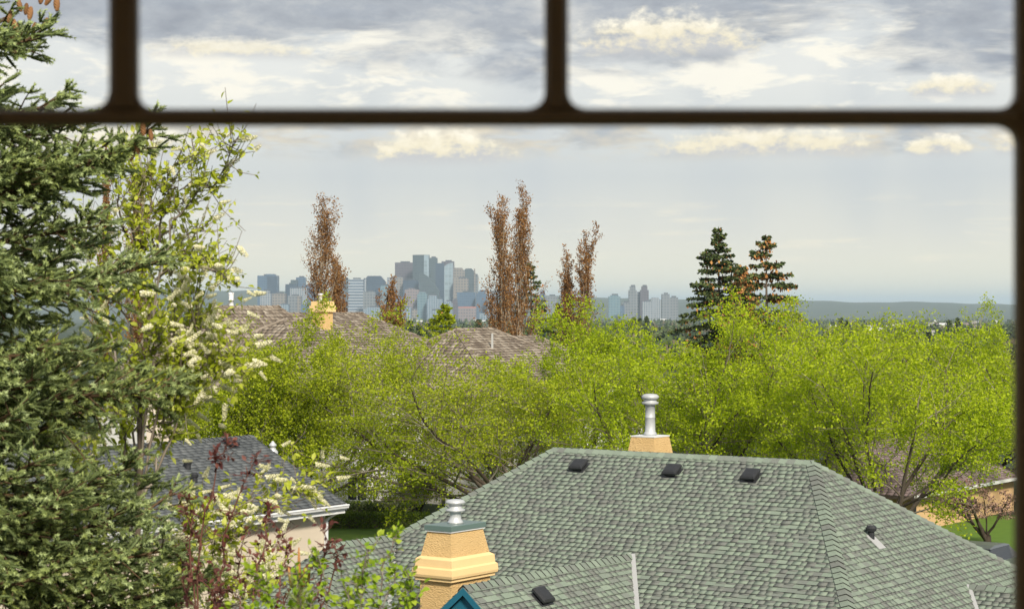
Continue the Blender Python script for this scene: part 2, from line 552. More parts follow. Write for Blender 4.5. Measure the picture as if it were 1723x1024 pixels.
def bar(px0, px1, py0, py1, name, dep=0.024, dy=0.0):
    """one slim bar with eased edges"""
    (x0, z1_), (x1, z0_) = wpt(px0, py0), wpt(px1, py1)
    ax, az_ = (x1 - x0) / 2, (z1_ - z0_) / 2
    b = min(ax, az_) * 0.28
    cx, cz = (x0 + x1) / 2, (z0_ + z1_) / 2
    mb = MB()
    vertical = az_ > ax
    prof = [(-1, -1 + .5), (-1 + .4, -1), (1 - .4, -1), (1, -1 + .5), (1, 1 - .5), (1 - .4, 1), (-1 + .4, 1), (-1, 1 - .5)]
    if vertical:
        ring = lambda z: [Vector((cx + p * ax, WD + dy + q * dep / 2, z)) for p, q in prof]
        mb.loft([ring(z0_), ring(z1_)])
    else:
        ring = lambda x: [Vector((x, WD + dy + q * dep / 2, cz + p * az_)) for p, q in prof]
        mb.loft([ring(x0), ring(x1)])
    return mb.build(name, M['frame'], win)


bar(1709, 1800, -425, 1255, 'stile', 0.03)
bar(-625, -560, -425, 1255, 'stile', 0.07)
bar(-558, 1704, 1180, 1253, 'rail', 0.066)
bar(-558, 1704, -423, -350, 'rail', 0.066)
bar(-558, 1708, 184, 212, 'glazing_bar', 0.024)
for c in (209, 936, -500):
    hwid = 24 if c != 936 else 20
    bar(c - hwid, c + hwid, -349, 183, 'glazing_bar', 0.020)


def fillet(px, py, sx, sy, r=26):
    """small curved web where two bars meet"""
    cx, cz = wpt(px, py)
    r = r / FPX * WD
    poly = [Vector((cx - sx * 0.004, WD - 0.007, cz - sy * 0.003))]
    for k in range(7):
        a = math.pi / 2 * k / 6
        poly.append(Vector((cx + sx * (r - r * math.sin(a)), WD - 0.007, cz + sy * (r - r * math.cos(a)))))
    poly.insert(1, Vector((cx + sx * r, WD - 0.007, cz - sy * 0.003)))
    poly.append(Vector((cx - sx * 0.004, WD - 0.007, cz + sy * r)))
    if sx * sy > 0:
        poly = poly[::-1]
    MB().prism(poly, (0, 0.014, 0)).build('corner_web', M['frame'], win)


for x_ in (185, 233):
    fillet(x_, 183, -1 if x_ == 185 else 1, 1)
for x_ in (916, 956):
    fillet(x_, 183, -1 if x_ == 916 else 1, 1)
fillet(1708, 183, -1, 1)
fillet(1708, 213, -1, -1)


# ================================================================== ROOFING
WEDGE = {}


EDGE = {'green': 'cut_edge', 'grey': 'cut_edge', 'mauve': 'cut_edge', 'shake': 'shake_edge', 'band': 'shingle_band'}


def wedge_mesh(mat, th, key):
    """unit shingle: x along the course, y up the slope, lower edge thick"""
    if key in WEDGE:
        return WEDGE[key]
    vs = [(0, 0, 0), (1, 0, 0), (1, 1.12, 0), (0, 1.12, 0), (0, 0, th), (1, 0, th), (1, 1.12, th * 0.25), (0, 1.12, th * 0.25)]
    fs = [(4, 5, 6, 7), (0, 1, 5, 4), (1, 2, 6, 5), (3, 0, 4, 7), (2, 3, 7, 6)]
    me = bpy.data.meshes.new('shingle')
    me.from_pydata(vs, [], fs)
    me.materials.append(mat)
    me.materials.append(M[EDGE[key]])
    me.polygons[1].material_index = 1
    WEDGE[key] = (me, np.array(vs), fs)
    return WEDGE[key]


def project(p):
    return 861.5 + p[0] / p[1] * FPX, 512 + (ZC - p[2]) / p[1] * FPX


def tabs_on(poly, u, v, expo, wr, lift=0.0, jit=0.0, rs=None, double=False):
    """courses of tabs covering a planar polygon; returns [(origin, ulen, vlen, height, u, v, w)]"""
    rs = rs or random
    u = Vector(u).normalized()
    v = Vector(v).normalized()
    wv = u.cross(v).normalized()
    if wv.z < 0:
        wv = -wv
    o = Vector(poly[0])
    P = [((Vector(p) - o).dot(u), (Vector(p) - o).dot(v)) for p in poly]
    t0, t1 = min(p[1] for p in P), max(p[1] for p in P)
    out = []
    n = int((t1 - t0) / expo) + 1
    for k in range(n):
        t = t0 + k * expo
        tm = t + expo * 0.5
        xs = []
        for i in range(len(P)):
            a, b = P[i], P[(i + 1) % len(P)]
            if (a[1] - tm) * (b[1] - tm) < 0:
                xs.append(a[0] + (b[0] - a[0]) * (tm - a[1]) / (b[1] - a[1]))
        xs.sort()
        for q in range(0, len(xs) - 1, 2):
            s, e = xs[q], xs[q + 1]
            cur = s
            first = True
            while cur < e - 0.01:
                wd = rs.uniform(*wr)
                if first:
                    wd *= rs.uniform(0.3, 1.0)
                    first = False
                nx = min(cur + wd, e)
                hgt = rs.choice((0.75, 1.0)) if double else rs.uniform(0.8, 1.15)
                dv = rs.uniform(-jit, jit)
                tt = t + dv
                out.append((o + u * cur + v * tt + wv * lift, (nx - cur), expo, hgt, u, v, wv))
                cur = nx + (0.004 if not double else 0.0015)
    return out


def lay(tabs, roof, mat, th, key, n_single, name='shingle'):
    me, tv, tf = wedge_mesh(mat, 1.0, key)
    org = absloc(roof)

    def score(t):
        p = t[0] + t[4] * t[1] * 0.5
        x, y = project(p)
        if not (5 < x < 1700 and 5 < y < 1018):
            return -1
        return t[1] * t[2] / (p.y * p.y)
    order = sorted(range(len(tabs)), key=lambda i: -score(tabs[i]))
    single = set(i for i in order[:n_single] if score(tabs[i]) > 0)
    VV, FF = [], []
    for i, (p, a, b, h, u, v, wv) in enumerate(tabs):
        if i in single:
            o = bpy.data.objects.new(name, me)
            COL.objects.link(o)
            o.parent = roof
            q = p - org
            mx = Matrix(((u.x * a, v.x * b, wv.x * th * h, q.x), (u.y * a, v.y * b, wv.y * th * h, q.y), (u.z * a, v.z * b, wv.z * th * h, q.z), (0, 0, 0, 1)))
            o.matrix_local = mx
        else:
            base = len(VV) * 8
            Bm = np.array([[u.x * a, v.x * b, wv.x * th * h], [u.y * a, v.y * b, wv.y * th * h], [u.z * a, v.z * b, wv.z * th * h]])
            VV.append(tv @ Bm.T + np.array(p - org))
            FF.extend([[base + j for j in f] for f in tf])
    if VV:
        o = link(name + '_courses', np_mesh(name + '_courses', np.concatenate(VV), np.array(FF), [mat, M[EDGE[key]]], midx=np.tile([0, 1, 0, 0, 0], len(VV))), roof)
        o["kind"] = "stuff"


def caps(P, Q, nl, nr, roof, mat, step=0.19, wid=0.16, th=0.022, name='ridge_cap'):
    """folded cap pieces from P (lowest, laid first) to Q; nl, nr: unit vectors down the two sides, square to the line"""
    P, Q = Vector(P), Vector(Q)
    d = (Q - P)
    L = d.length
    d.normalize()
    up = (-(nl + nr)).normalized()
    n = max(1, int(L / step))
    st = L / n
    a, b = nl * wid, nr * wid
    l0, l1 = up * (th * 1.9), up * (th * 0.5)
    e = d * (st * 1.25)
    t_ = up * th
    vs = [a + l0, l0, b + l0, a + e + l1, e + l1, b + e + l1]
    vs = vs + [p - t_ for p in vs]
    fs = [(0, 1, 4, 3), (1, 2, 5, 4), (0, 6, 7, 1), (1, 7, 8, 2), (3, 9, 6, 0), (2, 8, 11, 5), (6, 9, 10, 7), (7, 10, 11, 8), (4, 10, 9, 3), (5, 11, 10, 4)]
    me = bpy.data.meshes.new(name)
    me.from_pydata([tuple(p) for p in vs], [], fs)
    me.materials.append(mat)
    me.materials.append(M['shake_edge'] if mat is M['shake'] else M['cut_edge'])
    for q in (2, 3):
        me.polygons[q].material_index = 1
    org = absloc(roof)
    for k in range(n):
        p = P + d * (k * st) - org
        o = link(name, me, roof, p + up * random.uniform(0, 0.004))


def sq(line_dir, down):
    """component of a downhill vector square to a line, unit length"""
    ld = Vector(line_dir).normalized()
    d = Vector(down)
    return (d - ld * d.dot(ld)).normalized()


def deck(roof, polys, mat, name='roof_deck', th=0.05):
    mb = MB()
    for poly in polys:
        mb.prism([Vector(p) - Vector((0, 0, th)) for p in poly], (0, 0, th - 0.004))
    return mb.build(name, mat, roof)


# ================================================================== GREEN-ROOFED HOUSE
PSI = math.radians(35.5)
r_ = Vector((math.cos(PSI), -math.sin(PSI), 0))       # along the main ridge
n_ = Vector((-math.sin(PSI), -math.cos(PSI), 0))      # out of the front slope
R0 = Vector((6.40, 43.0, 0))
ZR = ZC - 3.36
PF, PE = 0.595, 0.85
LR = 6.69


def H(a, b, z):
    return R0 + r_ * a + n_ * b + Vector((0, 0, z))


def hit(px, py, nrm, pt):
    """where the sight line through a pixel meets a plane"""
    d = W(px, py, 1.0) - Vector((0, 0, ZC))
    c = Vector((0, 0, ZC))
    t = (Vector(pt) - c).dot(nrm) / d.dot(nrm)
    return c + d * t


def ab(p):
    q = Vector(p) - R0
    q.z = 0
    return q.dot(r_), q.dot(n_)


gh = empty('green_roof_house', H(-3, 1, 0), 'house with a sage green shingle hip roof and two tan tapered chimneys', 'house')
EZ = 2.62                                            # eave height
bf = (ZR - EZ) / PF                                  # front run
ae = (ZR - EZ) / PE                                  # end run
FN = (Vector((0, 0, 1)) + n_ * PF).normalized()      # plane normals
RN = (Vector((0, 0, 1)) + r_ * PE).normalized()
LN = (Vector((0, 0, 1)) - r_ * PE).normalized()
roof = MB()
eL, eR = H(-LR, 0, ZR), H(0, 0, ZR)
cFL, cFR = H(-LR - ae, bf, EZ), H(ae, bf, EZ)
cBL, cBR = H(-LR - ae, -bf, EZ), H(ae, -bf, EZ)
# wings: ridge height and place found from the photographed ridge ends
g0 = hit(1063, 934, FN, eR)                          # gable wing leaves the front slope here
ga, gb = ab(g0)
gz = g0.z
gvec = (W(779, 986, 1.0) - Vector((0, 0, ZC)))
# tip: on the ridge line (a = ga, z = gz)
best = min((abs(project(H(ga, b, gz))[0] - 779), b) for b in np.linspace(gb, gb + 9, 900))
gt = best[1]
# left wing
hipd = lambda t: H(-LR - 0.7 * t, t, ZR - PF * t)
best = min((abs(project(hipd(t))[0] - 666), t) for t in np.linspace(1, 5, 400))
tl = best[1]
w0 = hipd(tl)
wa, wb = ab(w0)
wz = w0.z
best = min((abs(project(H(wa, b, wz))[0] - 562), b) for b in np.linspace(wb, wb + 6, 600))
wt_ = best[1]
print('gable', ga, gb, gz, gt, 'wing', wa, wb, wz, wt_)

front = [cFL, cFR, eR, eL]
right = [cFR, cBR, eR]
left = [cBL, cFL, eL]
back = [cBR, cBL, eL, eR]
rf = MB()
gh_roof = deck(gh, [front, right, left, back], M['green_deck'], 'roof', 0.16)
upF = Vector((-n_.x, -n_.y, PF)).normalized()
upR = Vector((-r_.x, -r_.y, PE)).normalized()
upL = Vector((r_.x, r_.y, PE)).normalized()
rs = random.Random(3)
# gable wing geometry
gdrop = gz - EZ + 0.0
vb = gb + gdrop / PF                                  # where its valleys reach the eave
gw = gdrop / PE
gTip = H(ga, gt, gz)
gVR = H(ga + gw, vb, EZ)
gVL = H(ga - gw, vb, EZ)
gER, gEL = H(ga + gw, gt, EZ), H(ga - gw, gt, EZ)
gRight = [gER, gVR, g0, gTip]
gLeft = [gVL, gEL, gTip, g0]
# left wing geometry (hip ended)
wdrop = wz - EZ
ww = wdrop / PE
wv_b = wb + wdrop / PF
wTip = H(wa, wt_, wz)
wVR = H(wa + ww, wv_b, EZ)
wHR = H(wa + ww, wt_ + wdrop / PF, EZ)
wHL = H(wa - ww, wt_ + wdrop / PF, EZ)
wVL = H(wa - ww, wb - 0.2, EZ)
wRight = [wHR, wVR, w0, wTip]
wEnd = [wHL, wHR, wTip]
wLeft = [wVL, wHL, wTip, w0]
gw_deck = deck(gh_roof, [gRight, gLeft, wRight, wEnd, wLeft], M['green_deck'], 'wing_deck', 0.12)
# small hip wing low on the right slope
s0 = hit(1628, 985, RN, eR)
sa, sb = ab(s0)
sz = s0.z
sTip = H(sa + 1.5, sb, sz)
sdrop = sz - EZ + 0.3
sF = [H(sa + sdrop / PE, sb + sdrop / PF, sz - sdrop), H(sa + 1.5 + sdrop / PE, sb + sdrop / PF, sz - sdrop), sTip, s0]
sB = [H(sa + 1.5 + sdrop / PE, sb - sdrop / PF, sz - sdrop), H(sa + sdrop / PE, sb - sdrop / PF, sz - sdrop), s0, sTip]
sE = [sF[1], sB[0], sTip]
deck(gh_roof, [sF, sB, sE], M['green_deck'], 'wing_deck', 0.12)


def cut(poly, holes):
    return poly


def keep(tabs, test):
    return [t for t in tabs if test(ab(t[0] + t[4] * (t[1] * 0.5) + t[5] * (t[2] * 0.5)))]


def infront(q):
    """front slope, less what the wings cover"""
    a, b = q
    z = ZR - PF * b
    if b > gb and z < gz - PE * abs(a - ga) + 0.0:
        return False
    if z < wz - PE * (a - wa) and b > wb - 0.3 and a > wa - 0.2:
        return False
    if a <= wa - 0.2 and b > wb:
        return False
    return True


def inright(q):
    a, b = q
    z = ZR - PE * a
    return not (a > sa and z < sz - PF * abs(b - sb))


EXPO, TH = 0.143, 0.028
tabs = []
tabs += keep(tabs_on(front, r_, upF, EXPO, (0.12, 0.23), 0.0, 0.0, rs, True), infront)
tabs += keep(tabs_on(right, -n_, upR, EXPO, (0.12, 0.23), 0.0, 0.0, rs, True), inright)
tabs += tabs_on(gRight, -n_, upR, EXPO, (0.12, 0.23), 0.0, 0.0, rs, True)
tabs += tabs_on(gLeft, n_, upL, EXPO, (0.14, 0.30), 0.0, 0.0, rs, True)
tabs += tabs_on(wRight, -n_, upR, EXPO, (0.12, 0.23), 0.0, 0.0, rs, True)
tabs += tabs_on(wEnd, r_, upF, EXPO, (0.12, 0.23), 0.0, 0.0, rs, True)
tabs += tabs_on(wLeft, n_, upL, EXPO, (0.14, 0.30), 0.0, 0.0, rs, True)
tabs += tabs_on(sF, r_, upF, EXPO, (0.12, 0.23), 0.0, 0.0, rs, True)
tabs += tabs_on(sE, -n_, upR, EXPO, (0.12, 0.23), 0.0, 0.0, rs, True)
lay(tabs, gh_roof, M['green_shingle'], TH, 'green', 300)
# the dark granule band that shows in the gaps between the raised tabs
bands = [(t[0] + t[5] * (EXPO * .70) + t[6] * (TH * .48), t[1] - .012, EXPO * .26, .30, t[4], t[5], t[6]) for t in tabs if t[3] < .9 and t[1] > .05]
lay(bands, gh_roof, M['shingle_band'], TH, 'band', 0, 'shingle_band')
dF, dR, dL = -upF, -upR, -upL
dB = Vector((-n_.x, -n_.y, -PF)).normalized()
lift_ = Vector((0, 0, 0.012))
for P_, Q_, a_, b_ in ((eL, eR, dB, dF), (cFR, eR, dF, dR), (cBR, eR, dR, dB), (w0, eL, dL, dF), (gTip, g0, dL, dR), (wTip, w0, dL, dR), (wHR, wTip, dF, dR), (sTip, s0, dB, dF), (sF[1], sTip, dF, dR)):
    ln = Q_ - P_
    caps(P_ + lift_, Q_ + lift_, sq(ln, a_), sq(ln, b_), gh_roof, M['green_shingle'])


def strip(P, Q, side, wid, mat, parent, name, lift=0.03):
    P, Q = Vector(P), Vector(Q)
    s = Vector(side).normalized() * wid
    mb = MB()
    up = Vector((0, 0, lift))
    mb.prism([P - s + up, P + s + up, Q + s + up, Q - s + up], (0, 0, 0.008))
    return mb.build(name, mat, parent)


strip(g0, gVR, r_ - n_ * 0.2, 0.075, M['flashing'], gh_roof, 'valley_flashing', 0.035)
strip(w0 + Vector((0, 0, -0.05)), wVR, r_ - n_ * 0.2, 0.085, M['flashing'], gh_roof, 'valley_flashing', 0.035)
strip(s0, sF[0], r_ - n_ * 0.2, 0.06, M['flashing'], gh_roof, 'valley_flashing', 0.03)
# gable end: teal boarding and its dark rake edge
gi = H(ga, gt - 0.12, gz - 0.10)
panel = MB().prism([H(ga, gt - 0.12, gz - 0.12), H(ga - gw, gt - 0.12, EZ - 0.12), H(ga + gw, gt - 0.12, EZ - 0.12)], n_ * 0.03)
panel.build('gable_panel', M['teal'], gh)
for sg in (-1, 1):
    A_ = H(ga, gt - 0.02, gz + 0.0)
    B_ = H(ga + sg * gw, gt - 0.02, EZ + 0.0)
    MB().prism([A_, B_, B_ - Vector((0, 0, 0.14)), A_ - Vector((0, 0, 0.14))], n_ * 0.03).build('rake_board', M['teal'], gh)
# walls under the eaves
body = MB()
inset = 0.5
q4 = [H(-LR - ae + inset, -bf + inset, 0), H(ae - inset, -bf + inset, 0), H(ae - inset, bf - inset, 0), H(-LR - ae + inset, bf - inset, 0)]
body.prism(q4, (0, 0, EZ - 0.12))
body.build('walls', M['stucco'], gh)
MB().prism([H(ga - gw + .4, bf - inset + .01, 0), H(ga - gw + .4, gt - .14, 0), H(ga + gw - .4, gt - .14, 0), H(ga + gw - .4, bf - inset + .01, 0)][::-1], (0, 0, EZ - .13)).build('wing_wall', M['stucco'], gh)
wfb = wt_ + wdrop / PF - 0.4
MB().prism([H(wa - ww + .4, bf - inset + .01, 0), H(wa - ww + .4, wfb, 0), H(wa + ww - .4, wfb, 0), H(wa + ww - .4, bf - inset + .01, 0)][::-1], (0, 0, EZ - .13)).build('wing_wall', M['stucco'], gh)


def box_vent(px, py, nrm, pt, u, up, parent, s=0.34):
    """low hooded attic vent"""
    p = hit(px, py, nrm, pt)
    u = Vector(u).normalized()
    up = Vector(up).normalized()
    nn = u.cross(up)
    if nn.z < 0:
        nn = -nn
    mb = MB()
    ring = lambda k, h, sh: [p + u * (sx * s * k * 0.5) + up * (sy * s * k * 0.5 + sh) + nn * h for sx, sy in ((-1, -1), (1, -1), (1, 1), (-1, 1))]
    fl = MB()
    fl.loft([ring(1.16, 0.012, 0), ring(1.16, 0.022, 0)])
    v = mb.loft([ring(0.72, 0.02, 0.02), ring(0.72, 0.07, 0.02), ring(1.0, 0.075, 0), ring(1.02, 0.115, 0), ring(0.9, 0.15, 0.01), ring(0.6, 0.165, 0.02)])
    vo = mb.build('attic_vent', M['black_plastic'], parent)
    fl.build('vent_flange', M['black_plastic'], vo)
    return vo


for px, py in ((975, 787), (1132, 796), (1264, 804)):
    box_vent(px, py, FN, eR, r_, upF, gh)
box_vent(910, 1006, RN, gTip, -n_, upR, gh, 0.36)
# plumbing stack on the right slope
pp = hit(1466, 905, RN, eR)
pv = MB().lathe(pp + Vector((0, 0, -0.02)), [(0.07, 0), (0.065, 0.16), (0.10, 0.17), (0.12, 0.23), (0.085, 0.28), (0.02, 0.275)], 12).build('vent_pipe', M['black_plastic'], gh)
MB().obox(pp + RN * 0.022 - upR * 0.12, n_ * 0.15, upR * 0.2, RN * 0.006).build('pipe_flashing', M['flashing'], pv)


def chimney(c, dims, z0, zband, ztop, parent, cap=True, name='chimney'):
    """tapered stucco chase: dims = (top a, top b, foot a, foot b, band a, band b)"""
    def rect(a, b, z):
        return [Vector((c.x, c.y, 0)) + r_ * (sx * a / 2) + n_ * (sy * b / 2) + Vector((0, 0, z)) for sx, sy in ((-1, -1), (1, -1), (1, 1), (-1, 1))]
    ta, tb, fa, fb, ba, bb = dims
    mb = MB()
    mb.loft([rect(fa * 1.02, fb * 1.02, z0), rect(fa * 1.02, fb * 1.02, zband - 0.005)])
    ch = mb.build(name, M['stucco'], parent)
    t = MB()
    t.loft([rect(ba * .92, bb * .95, zband), rect(ba * .92, bb * .95, zband + 0.04), rect(ba, bb, zband + 0.07), rect(ba * 1.02, bb * 1.02, zband + 0.12), rect(ba, bb, zband + 0.24),
            rect(ba * .93, bb * .95, zband + 0.27), rect(ba * .91, bb * .94, zband + 0.42), rect(fa * 1.0, fb * 1.0, zband + 0.47)])
    t.build('chimney_band', M['stucco_trim'], ch)
    f = MB()
    f.loft([rect(fa, fb, zband + 0.472), rect(ta, tb, ztop)])
    f.build('chimney_shaft', M['stucco'], ch)
    # corner beads
    return ch, rect


M['old_galv'] = material('old_galv', two((0.40, 0.43, 0.46), (0.56, 0.58, 0.60)), 0.5, 5.0, 0.5, by='none', metallic=0.2)
# front chimney: near corner at photo pixel (758, 888)
cd = 39.6
cc = W(757, 897, cd)
ctr = Vector((cc.x, cc.y, 0)) - n_ * 0.60 - r_ * 0.32
ctop = cc.z
ch, rect = chimney(ctr, (0.58, 1.06, 0.76, 1.26, 0.98, 1.52), 0.0, W(757, 978, cd).z, ctop, gh)
MB().loft([rect(0.64, 1.13, ctop + 0.002), rect(0.64, 1.13, ctop + 0.03)]).build('chimney_flashing', M['white_metal'], ch)
MB().loft([rect(0.67, 1.16, ctop + 0.032), rect(0.67, 1.16, ctop + 0.125), rect(0.63, 1.12, ctop + 0.135)]).build('chimney_cap', M['green_metal'], ch)
fc = Vector((ctr.x, ctr.y, ctop + 0.137))
fl = MB().lathe(fc, [(0.17, 0), (0.15, 0.03), (0.115, 0.09), (0.11, 0.22), (0.19, 0.235), (0.20, 0.27), (0.13, 0.29), (0.13, 0.37), (0.19, 0.385), (0.20, 0.42), (0.15, 0.46), (0.03, 0.475)], 20)
fl.build('flue_cap', M['galv'], ch, True)
# rear chimney, behind the main ridge
bd = 46.6
cb = W(1094, 734, bd)
c2 = Vector((cb.x, cb.y, 0))
ch2, rect2 = chimney(c2, (0.62, 0.66, 0.90, 0.95, 0.96, 1.0), 0.0, cb.z - 1.35, cb.z, gh)
MB().loft([rect2(0.64, 0.68, cb.z + 0.002), rect2(0.64, 0.68, cb.z + 0.03)]).build('chimney_flashing', M['white_metal'], ch2)
fl = MB().lathe(Vector((cb.x, cb.y, cb.z + 0.03)), [(0.150, 0), (0.145, 0.06), (0.128, 0.075), (0.118, 0.09), (0.113, 0.40), (0.117, 0.405), (0.117, 0.425), (0.113, 0.43), (0.112, 0.70), (0.185, 0.715), (0.195, 0.76), (0.190, 0.765),
                                                         (0.150, 0.768), (0.150, 0.83), (0.190, 0.835), (0.200, 0.90), (0.15, 0.945), (0.03, 0.96)], 24)
fl.build('flue_pipe', M['old_galv'], ch2, True)

# ================================================================== GREY-ROOFED HOUSE
e_ = Vector((math.sin(PSI), math.cos(PSI), 0))        # along its eave, away from the camera
m_ = Vector((-math.cos(PSI), math.sin(PSI), 0))       # inward, up the slope
C0 = W(582, 846, 58.0)
gz_e = C0.z
C0.z = 0
GP, GM = 0.49, 3.64


def G(s, m, z):
    return C0 + e_ * s + m_ * m + Vector((0, 0, z))


LS = -13.0
gy = empty('grey_roof_house', G(-5, 3, 0), 'cream stucco house with a charcoal shingle gable roof and white gutters', 'house')
near = [G(LS, 0, gz_e), G(0, 0, gz_e), G(0, GM, gz_e + GP * GM), G(LS, GM, gz_e + GP * GM)]
far = [G(0, 2 * GM, gz_e), G(LS, 2 * GM, gz_e), G(LS, GM, gz_e + GP * GM), G(0, GM, gz_e + GP * GM)]
gy_roof = deck(gy, [near, far], M['grey_deck'], 'roof', 0.12)
upG = Vector((m_.x, m_.y, GP)).normalized()
upG2 = Vector((-m_.x, -m_.y, GP)).normalized()
GN = e_.cross(upG).normalized()
if GN.z < 0:
    GN = -GN
tabs = tabs_on(near, e_, upG, 0.145, (0.22, 0.42), 0, 0, rs, False) + tabs_on(far, -e_, upG2, 0.145, (0.3, 0.6), 0, 0, rs, False)
lay(tabs, gy_roof, M['grey_shingle'], 0.012, 'grey', 300)
caps(G(LS, GM, gz_e + GP * GM + .012), G(0, GM, gz_e + GP * GM + .012), -upG, -upG2, gy_roof, M['grey_shingle'])
# walls, gutter, fascia, downspout
ov = 0.42
MB().prism([G(LS + ov, ov, 0), G(-ov, ov, 0), G(-ov, 2 * GM - ov, 0), G(LS + ov, 2 * GM - ov, 0)][::-1], (0, 0, gz_e - 0.10)).build('walls', M['cream_wall'], gy)
MB().prism([G(-ov - .02, ov, gz_e - .1), G(-ov - .02, GM, gz_e + GP * (GM - ov) - .1), G(-ov - .02, 2 * GM - ov, gz_e - .1)], e_ * -0.2).build('gable_wall', M['cream_wall'], gy)
prof = [(0.02, -0.02), (-0.11, -0.02), (-0.12, -0.05), (-0.10, -0.075), (-0.085, -0.13), (0.02, -0.13)]
gut = MB().loft([[G(s, m, gz_e + z) for m, z in prof] for s in (LS, 0.03)])
gutter = gut.build('gutter', M['white_metal'], gy)
MB().obox(G(LS / 2, 0.045, gz_e - 0.17), e_ * (-LS / 2), m_ * 0.018, (0, 0, 0.11)).build('fascia', M['white_metal'], gy)
MB().obox(G(LS / 2, 0.23, gz_e - 0.185), e_ * (-LS / 2), m_ * 0.17, (0, 0, 0.008)).build('soffit', M['white_metal'], gy)
MB().prism([G(0.01, 0.0, gz_e - .02), G(0.01, GM, gz_e + GP * GM - .02), G(0.01, GM, gz_e + GP * GM - .2), G(0.01, 0.0, gz_e - .2)], e_ * 0.03).build('rake_board', M['white_metal'], gy)
ds = MB()
for c_, ax, ay, az in ((G(-0.36, 0.06, gz_e - 0.20), e_ * .05, m_ * .04, (0, 0, .08)),):
    ds.obox(c_, ax, ay, az)
ds.loft([[p + d for d in (e_ * -.05 - m_ * .035, e_ * .05 - m_ * .035, e_ * .05 + m_ * .035, e_ * -.05 + m_ * .035)] for p in
         (G(-.36, .06, gz_e - .26), G(-.36, .10, gz_e - .30), G(-.40, ov - .10, gz_e - .42), G(-.44, ov - .055, gz_e - .5), G(-.44, ov - .055, 0.1))])
ds.build('downspout', M['white_metal'], gy)
for px, py, s_ in ((388, 748, 0.36),):
    box_vent(px, py, GN, C0 + Vector((0, 0, gz_e)), e_, upG, gy, s_)
for px, py in ((316, 788), (327, 810)):
    p = hit(px, py, GN, C0 + Vector((0, 0, gz_e)))
    MB().lathe(p + Vector((0, 0, -.03)), [(0.09, 0), (0.085, 0.14), (0.11, 0.16), (0.12, 0.23), (0.07, 0.29), (0.02, 0.29)], 12).build('vent_pipe', M['black_plastic'], gy)
# white turbine vent beyond the ridge
p = W(459, 757, 62.5)
MB().lathe(Vector((p.x, p.y, p.z - 0.35)), [(0.17, 0), (0.16, 0.32), (0.10, 0.38), (0.085, 0.46), (0.12, 0.475), (0.12, 0.52), (0.05, 0.60), (0.02, 0.64)], 16).build('turbine_vent', M['galv'], gy, True)
# cream chimney chase at the near end of the ridge
p = W(270, 705, 61.0)
ctz = W(270, 661, 61.0).z
cc_ = MB().obox(Vector((p.x, p.y, (ctz + 3) / 2)), (0.36, 0, 0), (0, 0.36, 0), (0, 0, (ctz - 3) / 2)).build('chimney', M['cream_wall'], gy)
MB().obox(Vector((p.x, p.y, W(270, 696, 61.0).z)), (0.375, 0, 0), (0, 0.375, 0), (0, 0, 0.02)).build('chimney_joint', M['flashing'], cc_)

# ================================================================== SHAKE-ROOFED WHITE HOUSE
f_ = Vector((math.cos(PSI), -math.sin(PSI), 0))       # out of its long slopes, to the street


def block(far, length, pitch, pend, ez, ax, out, near_hip=True):
    """hip block: ridge runs from far back along -ax; returns faces [(poly, u, up)] and ridge/hip lines"""
    zr = far.z
    A = Vector((far.x, far.y, zr))
    B = A - ax * length
    run, rune = (zr - ez) / pitch, (zr - ez) / pend
    up = lambda v, p: Vector((-v.x, -v.y, p)).normalized()
    lo = lambda P, a, b: Vector((P.x, P.y, ez)) + ax * a + out * b
    c = dict(fo=lo(A, rune, run), fi=lo(A, rune, -run), no=lo(B, -rune, run), ni=lo(B, -rune, -run))
    faces = [([c['no'], c['fo'], A, B], ax, up(out, pitch)), ([c['fi'], c['ni'], B, A], -ax, up(-out, pitch)),
             ([c['fo'], c['fi'], A], -out, up(ax, pend)), ([c['ni'], c['no'], B], out, up(-ax, pend))]
    lines = [(B, A, 0, 1), (c['fo'], A, 0, 2), (c['no'], B, 0, 3), (c['ni'], B, 1, 3), (c['fi'], A, 1, 2)]
    return faces, lines, c


sh = empty('shake_roof_house', (-6, 104, 0), 'large white house under brown cedar shake hip roofs, mostly behind leafing elms', 'house')
blocks = [(W(468, 516, 104), 4.6, .85, .95), (W(608, 527, 112), 7.5, .5, .68), (W(551, 536, 103), 3.2, .5, .68), (W(829, 553, 104), 3.1, .5, .68), (W(905, 566, 109), 4.0, .5, .68)]
SEZ = 5.25
decks, stabs, scaps, foot = [], [], [], []
for far_, ln_, pa_, pb_ in blocks:
    fc_, li_, cn_ = block(far_, ln_, pa_, pb_, SEZ, e_, f_)
    for poly, u_, up_ in fc_:
        decks.append(poly)
        if up_.y > -0.2 and up_.x < .75:
            stabs += tabs_on(poly, u_, up_, 0.26, (0.16, 0.36), 0, 0.02, rs, False)
    for P_, Q_, i_, j_ in li_:
        scaps.append((P_, Q_, -fc_[i_][2], -fc_[j_][2]))
    foot.append(cn_)
sh_roof = deck(sh, decks, M['shake_deck'], 'roof', 0.15)
lay(stabs, sh_roof, M['shake'], 0.035, 'shake', 0, 'shake')
for P_, Q_, a_, b_ in scaps:
    ln = Q_ - P_
    caps(P_ + Vector((0, 0, .03)), Q_ + Vector((0, 0, .03)), sq(ln, a_), sq(ln, b_), sh_roof, M['shake'], 0.45, 0.16, 0.03)
ew = MB()
for cn_ in foot:
    P = [cn_['no'], cn_['fo'], cn_['fi'], cn_['ni']]
    cen = sum(P, Vector()) / 4
    Q = [cen + (p - cen).normalized() * ((p - cen).length - 0.9) for p in P]
    ew.prism([Vector((q.x, q.y, -1.0)) for q in Q], (0, 0, SEZ + 0.85))
ew.build('walls', M['white_siding'], sh)
